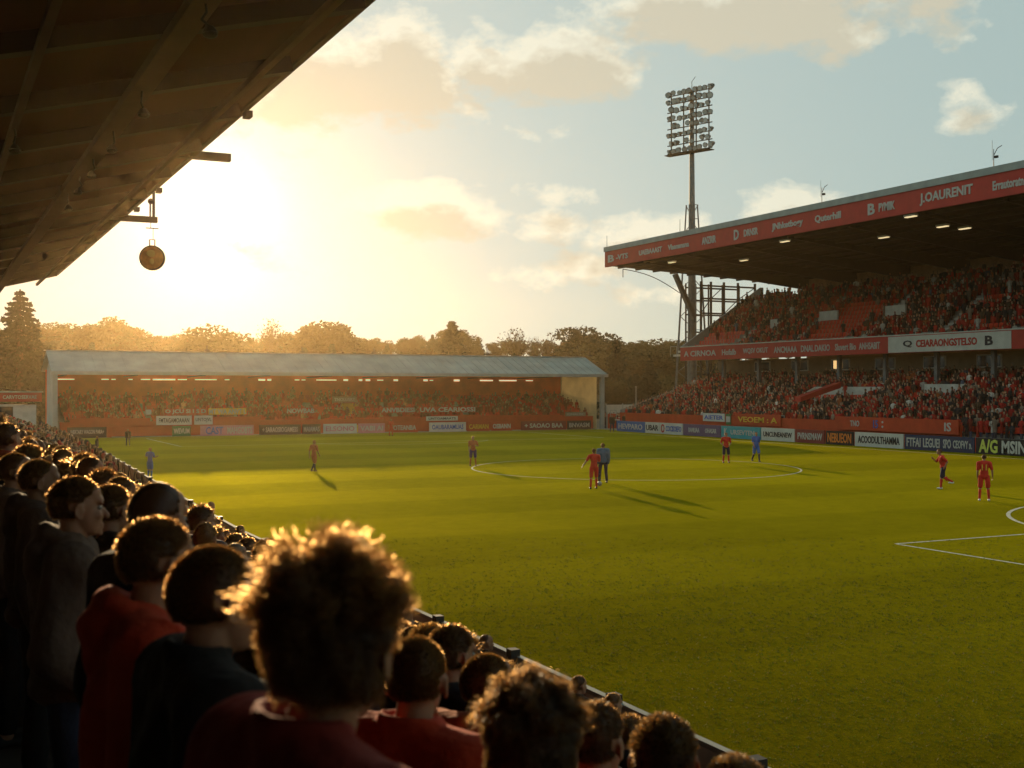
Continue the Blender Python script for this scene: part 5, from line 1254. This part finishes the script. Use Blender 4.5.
for T in (LOW, UPP):
    for i in range(T['n']):
        x, z = row_pos(T, i)
        y = RY0 + .4
        while y < RY1 - .3:
            y += .43
            yy = y + rc.uniform(-.07, .07)
            if empty_seat(T, x, yy, i): continue
            sit = rc.random() < (.30 if T is LOW else .75)
            pl.append((x + rc.uniform(-.08, .12) + (.1 if sit else 0), yy, z - (.38 if sit else 0), R(90) + R(rc.gauss(0, 25)), rc.uniform(.80, .96)))
for i in range(FAR['n']):
    y, z = far_row(i); x = FX0 + .8
    while x < FX1 - .8:
        x += .44
        if (x - FX0) % 8.2 < .9 and rc.random() < .9: continue
        n = mnoise.noise(Vector((x * .13, i * .3, 5.0)))
        pxx = project(x, y, z + 1)[0]
        p_e = .8 if (pxx > 555 and i < 7) else (.75 if pxx < 85 and i < 5 else (.7 if n > .2 else .34))
        if i == 0: p_e = max(p_e, .6)
        if rc.random() < p_e: continue
        sit = rc.random() < .8
        pl.append((x + rc.uniform(-.07, .07), y + rc.uniform(-.08, .1) + (.1 if sit else 0), z - (.38 if sit else 0), R(180) + R(rc.gauss(0, 25)), rc.uniform(.80, .95)))
# corner knot of people between the stands
for k in range(60):
    x = rc.uniform(67.5, 73); y = rc.uniform(111.2, 118); pl.append((x, y, 0.0, R(150), rc.uniform(.9, 1.0)))
PL = np.array(pl); n = len(PL); print('crowd', n, 'near rest', len(rest))
c, s = np.cos(PL[:, 3]), np.sin(PL[:, 3]); L3 = LV[None] * PL[:, 4][:, None, None] * rng.uniform(.97, 1.03, (n, 1, 3))
lean = rng.normal(0, .06, (n, 1)); X_ = L3[:, :, 0] + (L3[:, :, 2] - .9) * lean * (L3[:, :, 2] > .9); Y_ = L3[:, :, 1] + (L3[:, :, 2] - .9) * rng.normal(0.02, .05, (n, 1)) * (L3[:, :, 2] > .9)
Vw = np.stack([X_ * c[:, None] - Y_ * s[:, None] + PL[:, 0:1], X_ * s[:, None] + Y_ * c[:, None] + PL[:, 1:2], L3[:, :, 2] + PL[:, 2:3]], 2)
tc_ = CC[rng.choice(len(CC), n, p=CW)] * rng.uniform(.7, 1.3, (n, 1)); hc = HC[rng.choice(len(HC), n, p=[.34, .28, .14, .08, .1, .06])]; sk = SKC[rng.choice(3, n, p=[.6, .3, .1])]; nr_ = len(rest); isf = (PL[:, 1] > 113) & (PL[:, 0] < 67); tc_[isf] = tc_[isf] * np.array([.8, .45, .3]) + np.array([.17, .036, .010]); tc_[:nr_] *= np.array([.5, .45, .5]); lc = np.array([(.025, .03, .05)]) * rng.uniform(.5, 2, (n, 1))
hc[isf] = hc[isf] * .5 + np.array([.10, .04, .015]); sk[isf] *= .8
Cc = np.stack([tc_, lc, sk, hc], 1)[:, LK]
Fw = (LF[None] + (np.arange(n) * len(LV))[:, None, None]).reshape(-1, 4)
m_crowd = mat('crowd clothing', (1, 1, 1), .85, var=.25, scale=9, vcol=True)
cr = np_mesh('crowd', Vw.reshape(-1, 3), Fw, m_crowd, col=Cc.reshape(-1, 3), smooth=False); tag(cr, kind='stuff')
# ---------------------------------------------------------------- blades of grass on the nearer pitch
def blades():
    r = np.random.default_rng(77); P = []
    for (d0, d1, dens) in ((9, 18, 130), (18, 24, 85), (24, 28, 50), (28, 32, 25), (32, 36, 10)):
        amax = 530 / F_PX; area = (d1 ** 2 - d0 ** 2) * amax; n = int(area * dens)
        d = np.sqrt(r.uniform(d0 ** 2, d1 ** 2, n)); a = r.uniform(-amax, amax, n); u = a * d
        x, y = d * ST + u * CT, d * CT - u * ST; ok = (x > 6.75) & (x < 66); P.append(np.stack([x[ok], y[ok], d[ok]], 1))
    P = np.concatenate(P); n = len(P); k = 4
    keep = np.array([mnoise.noise(Vector((p[0] * 3.1, p[1] * 3.1, 0))) + .45 * mnoise.noise(Vector((p[0] * .9, p[1] * .9, 4))) for p in P[:]]) > -9
    P = P[keep]; n = len(P)
    X = np.repeat(P[:, 0], k) + r.normal(0, .022, n * k); Y = np.repeat(P[:, 1], k) + r.normal(0, .022, n * k); D = np.repeat(P[:, 2], k); m = n * k
    h = r.uniform(.010, .032, m); w = r.uniform(.003, .006, m) * np.clip(D / 16, 1, 2.4); az = r.uniform(0, 6.28, m); tx, ty = r.normal(0, .014, m), r.normal(0, .014, m)
    c, s = np.cos(az) * w, np.sin(az) * w
    V = np.stack([np.stack([X - c, Y - s, 0 * X], 1), np.stack([X + c, Y + s, 0 * X], 1), np.stack([X + tx, Y + ty, h], 1)], 1)
    base = np.stack([r.uniform(.03, .085, m), r.uniform(.045, .095, m), r.uniform(.003, .010, m)], 1)
    dry = r.uniform(size=m) < .07; base[dry] = np.array([.16, .12, .03]); st = .93 + .10 * np.sign(np.sin(Y * math.pi / 5.6)); base *= st[:, None] * 1.65
    mt = mat('grass blades', (1, 1, 1), .6, var=.1, vcol=True, transl=.45, spec=.1)
    o = np_mesh('grass', V.reshape(-1, 3), np.arange(3 * m).reshape(-1, 3), mt, col=np.repeat(base, 3, 0), tri=True); tag(o, kind='stuff'); print('blades', m)
blades()
# ================================================================ haze in the valley air
hz = MB(); hz.box((120, 150, 20.5), (900, 640, 43.5)); hzo = hz.build('haze', [], fix=False)
hm = bpy.data.materials.new('evening haze'); hm.use_nodes = True; N = hm.node_tree.nodes; N.remove(N['Principled BSDF'])
pv = N.new('ShaderNodeVolumePrincipled'); pv.inputs['Density'].default_value = .00019; pv.inputs['Color'].default_value = (.92, .66, .34, 1); pv.inputs['Anisotropy'].default_value = .84
hm.node_tree.links.new(pv.outputs[0], N['Material Output'].inputs['Volume'])
hzo.data.materials.append(hm); tag(hzo, kind='stuff')
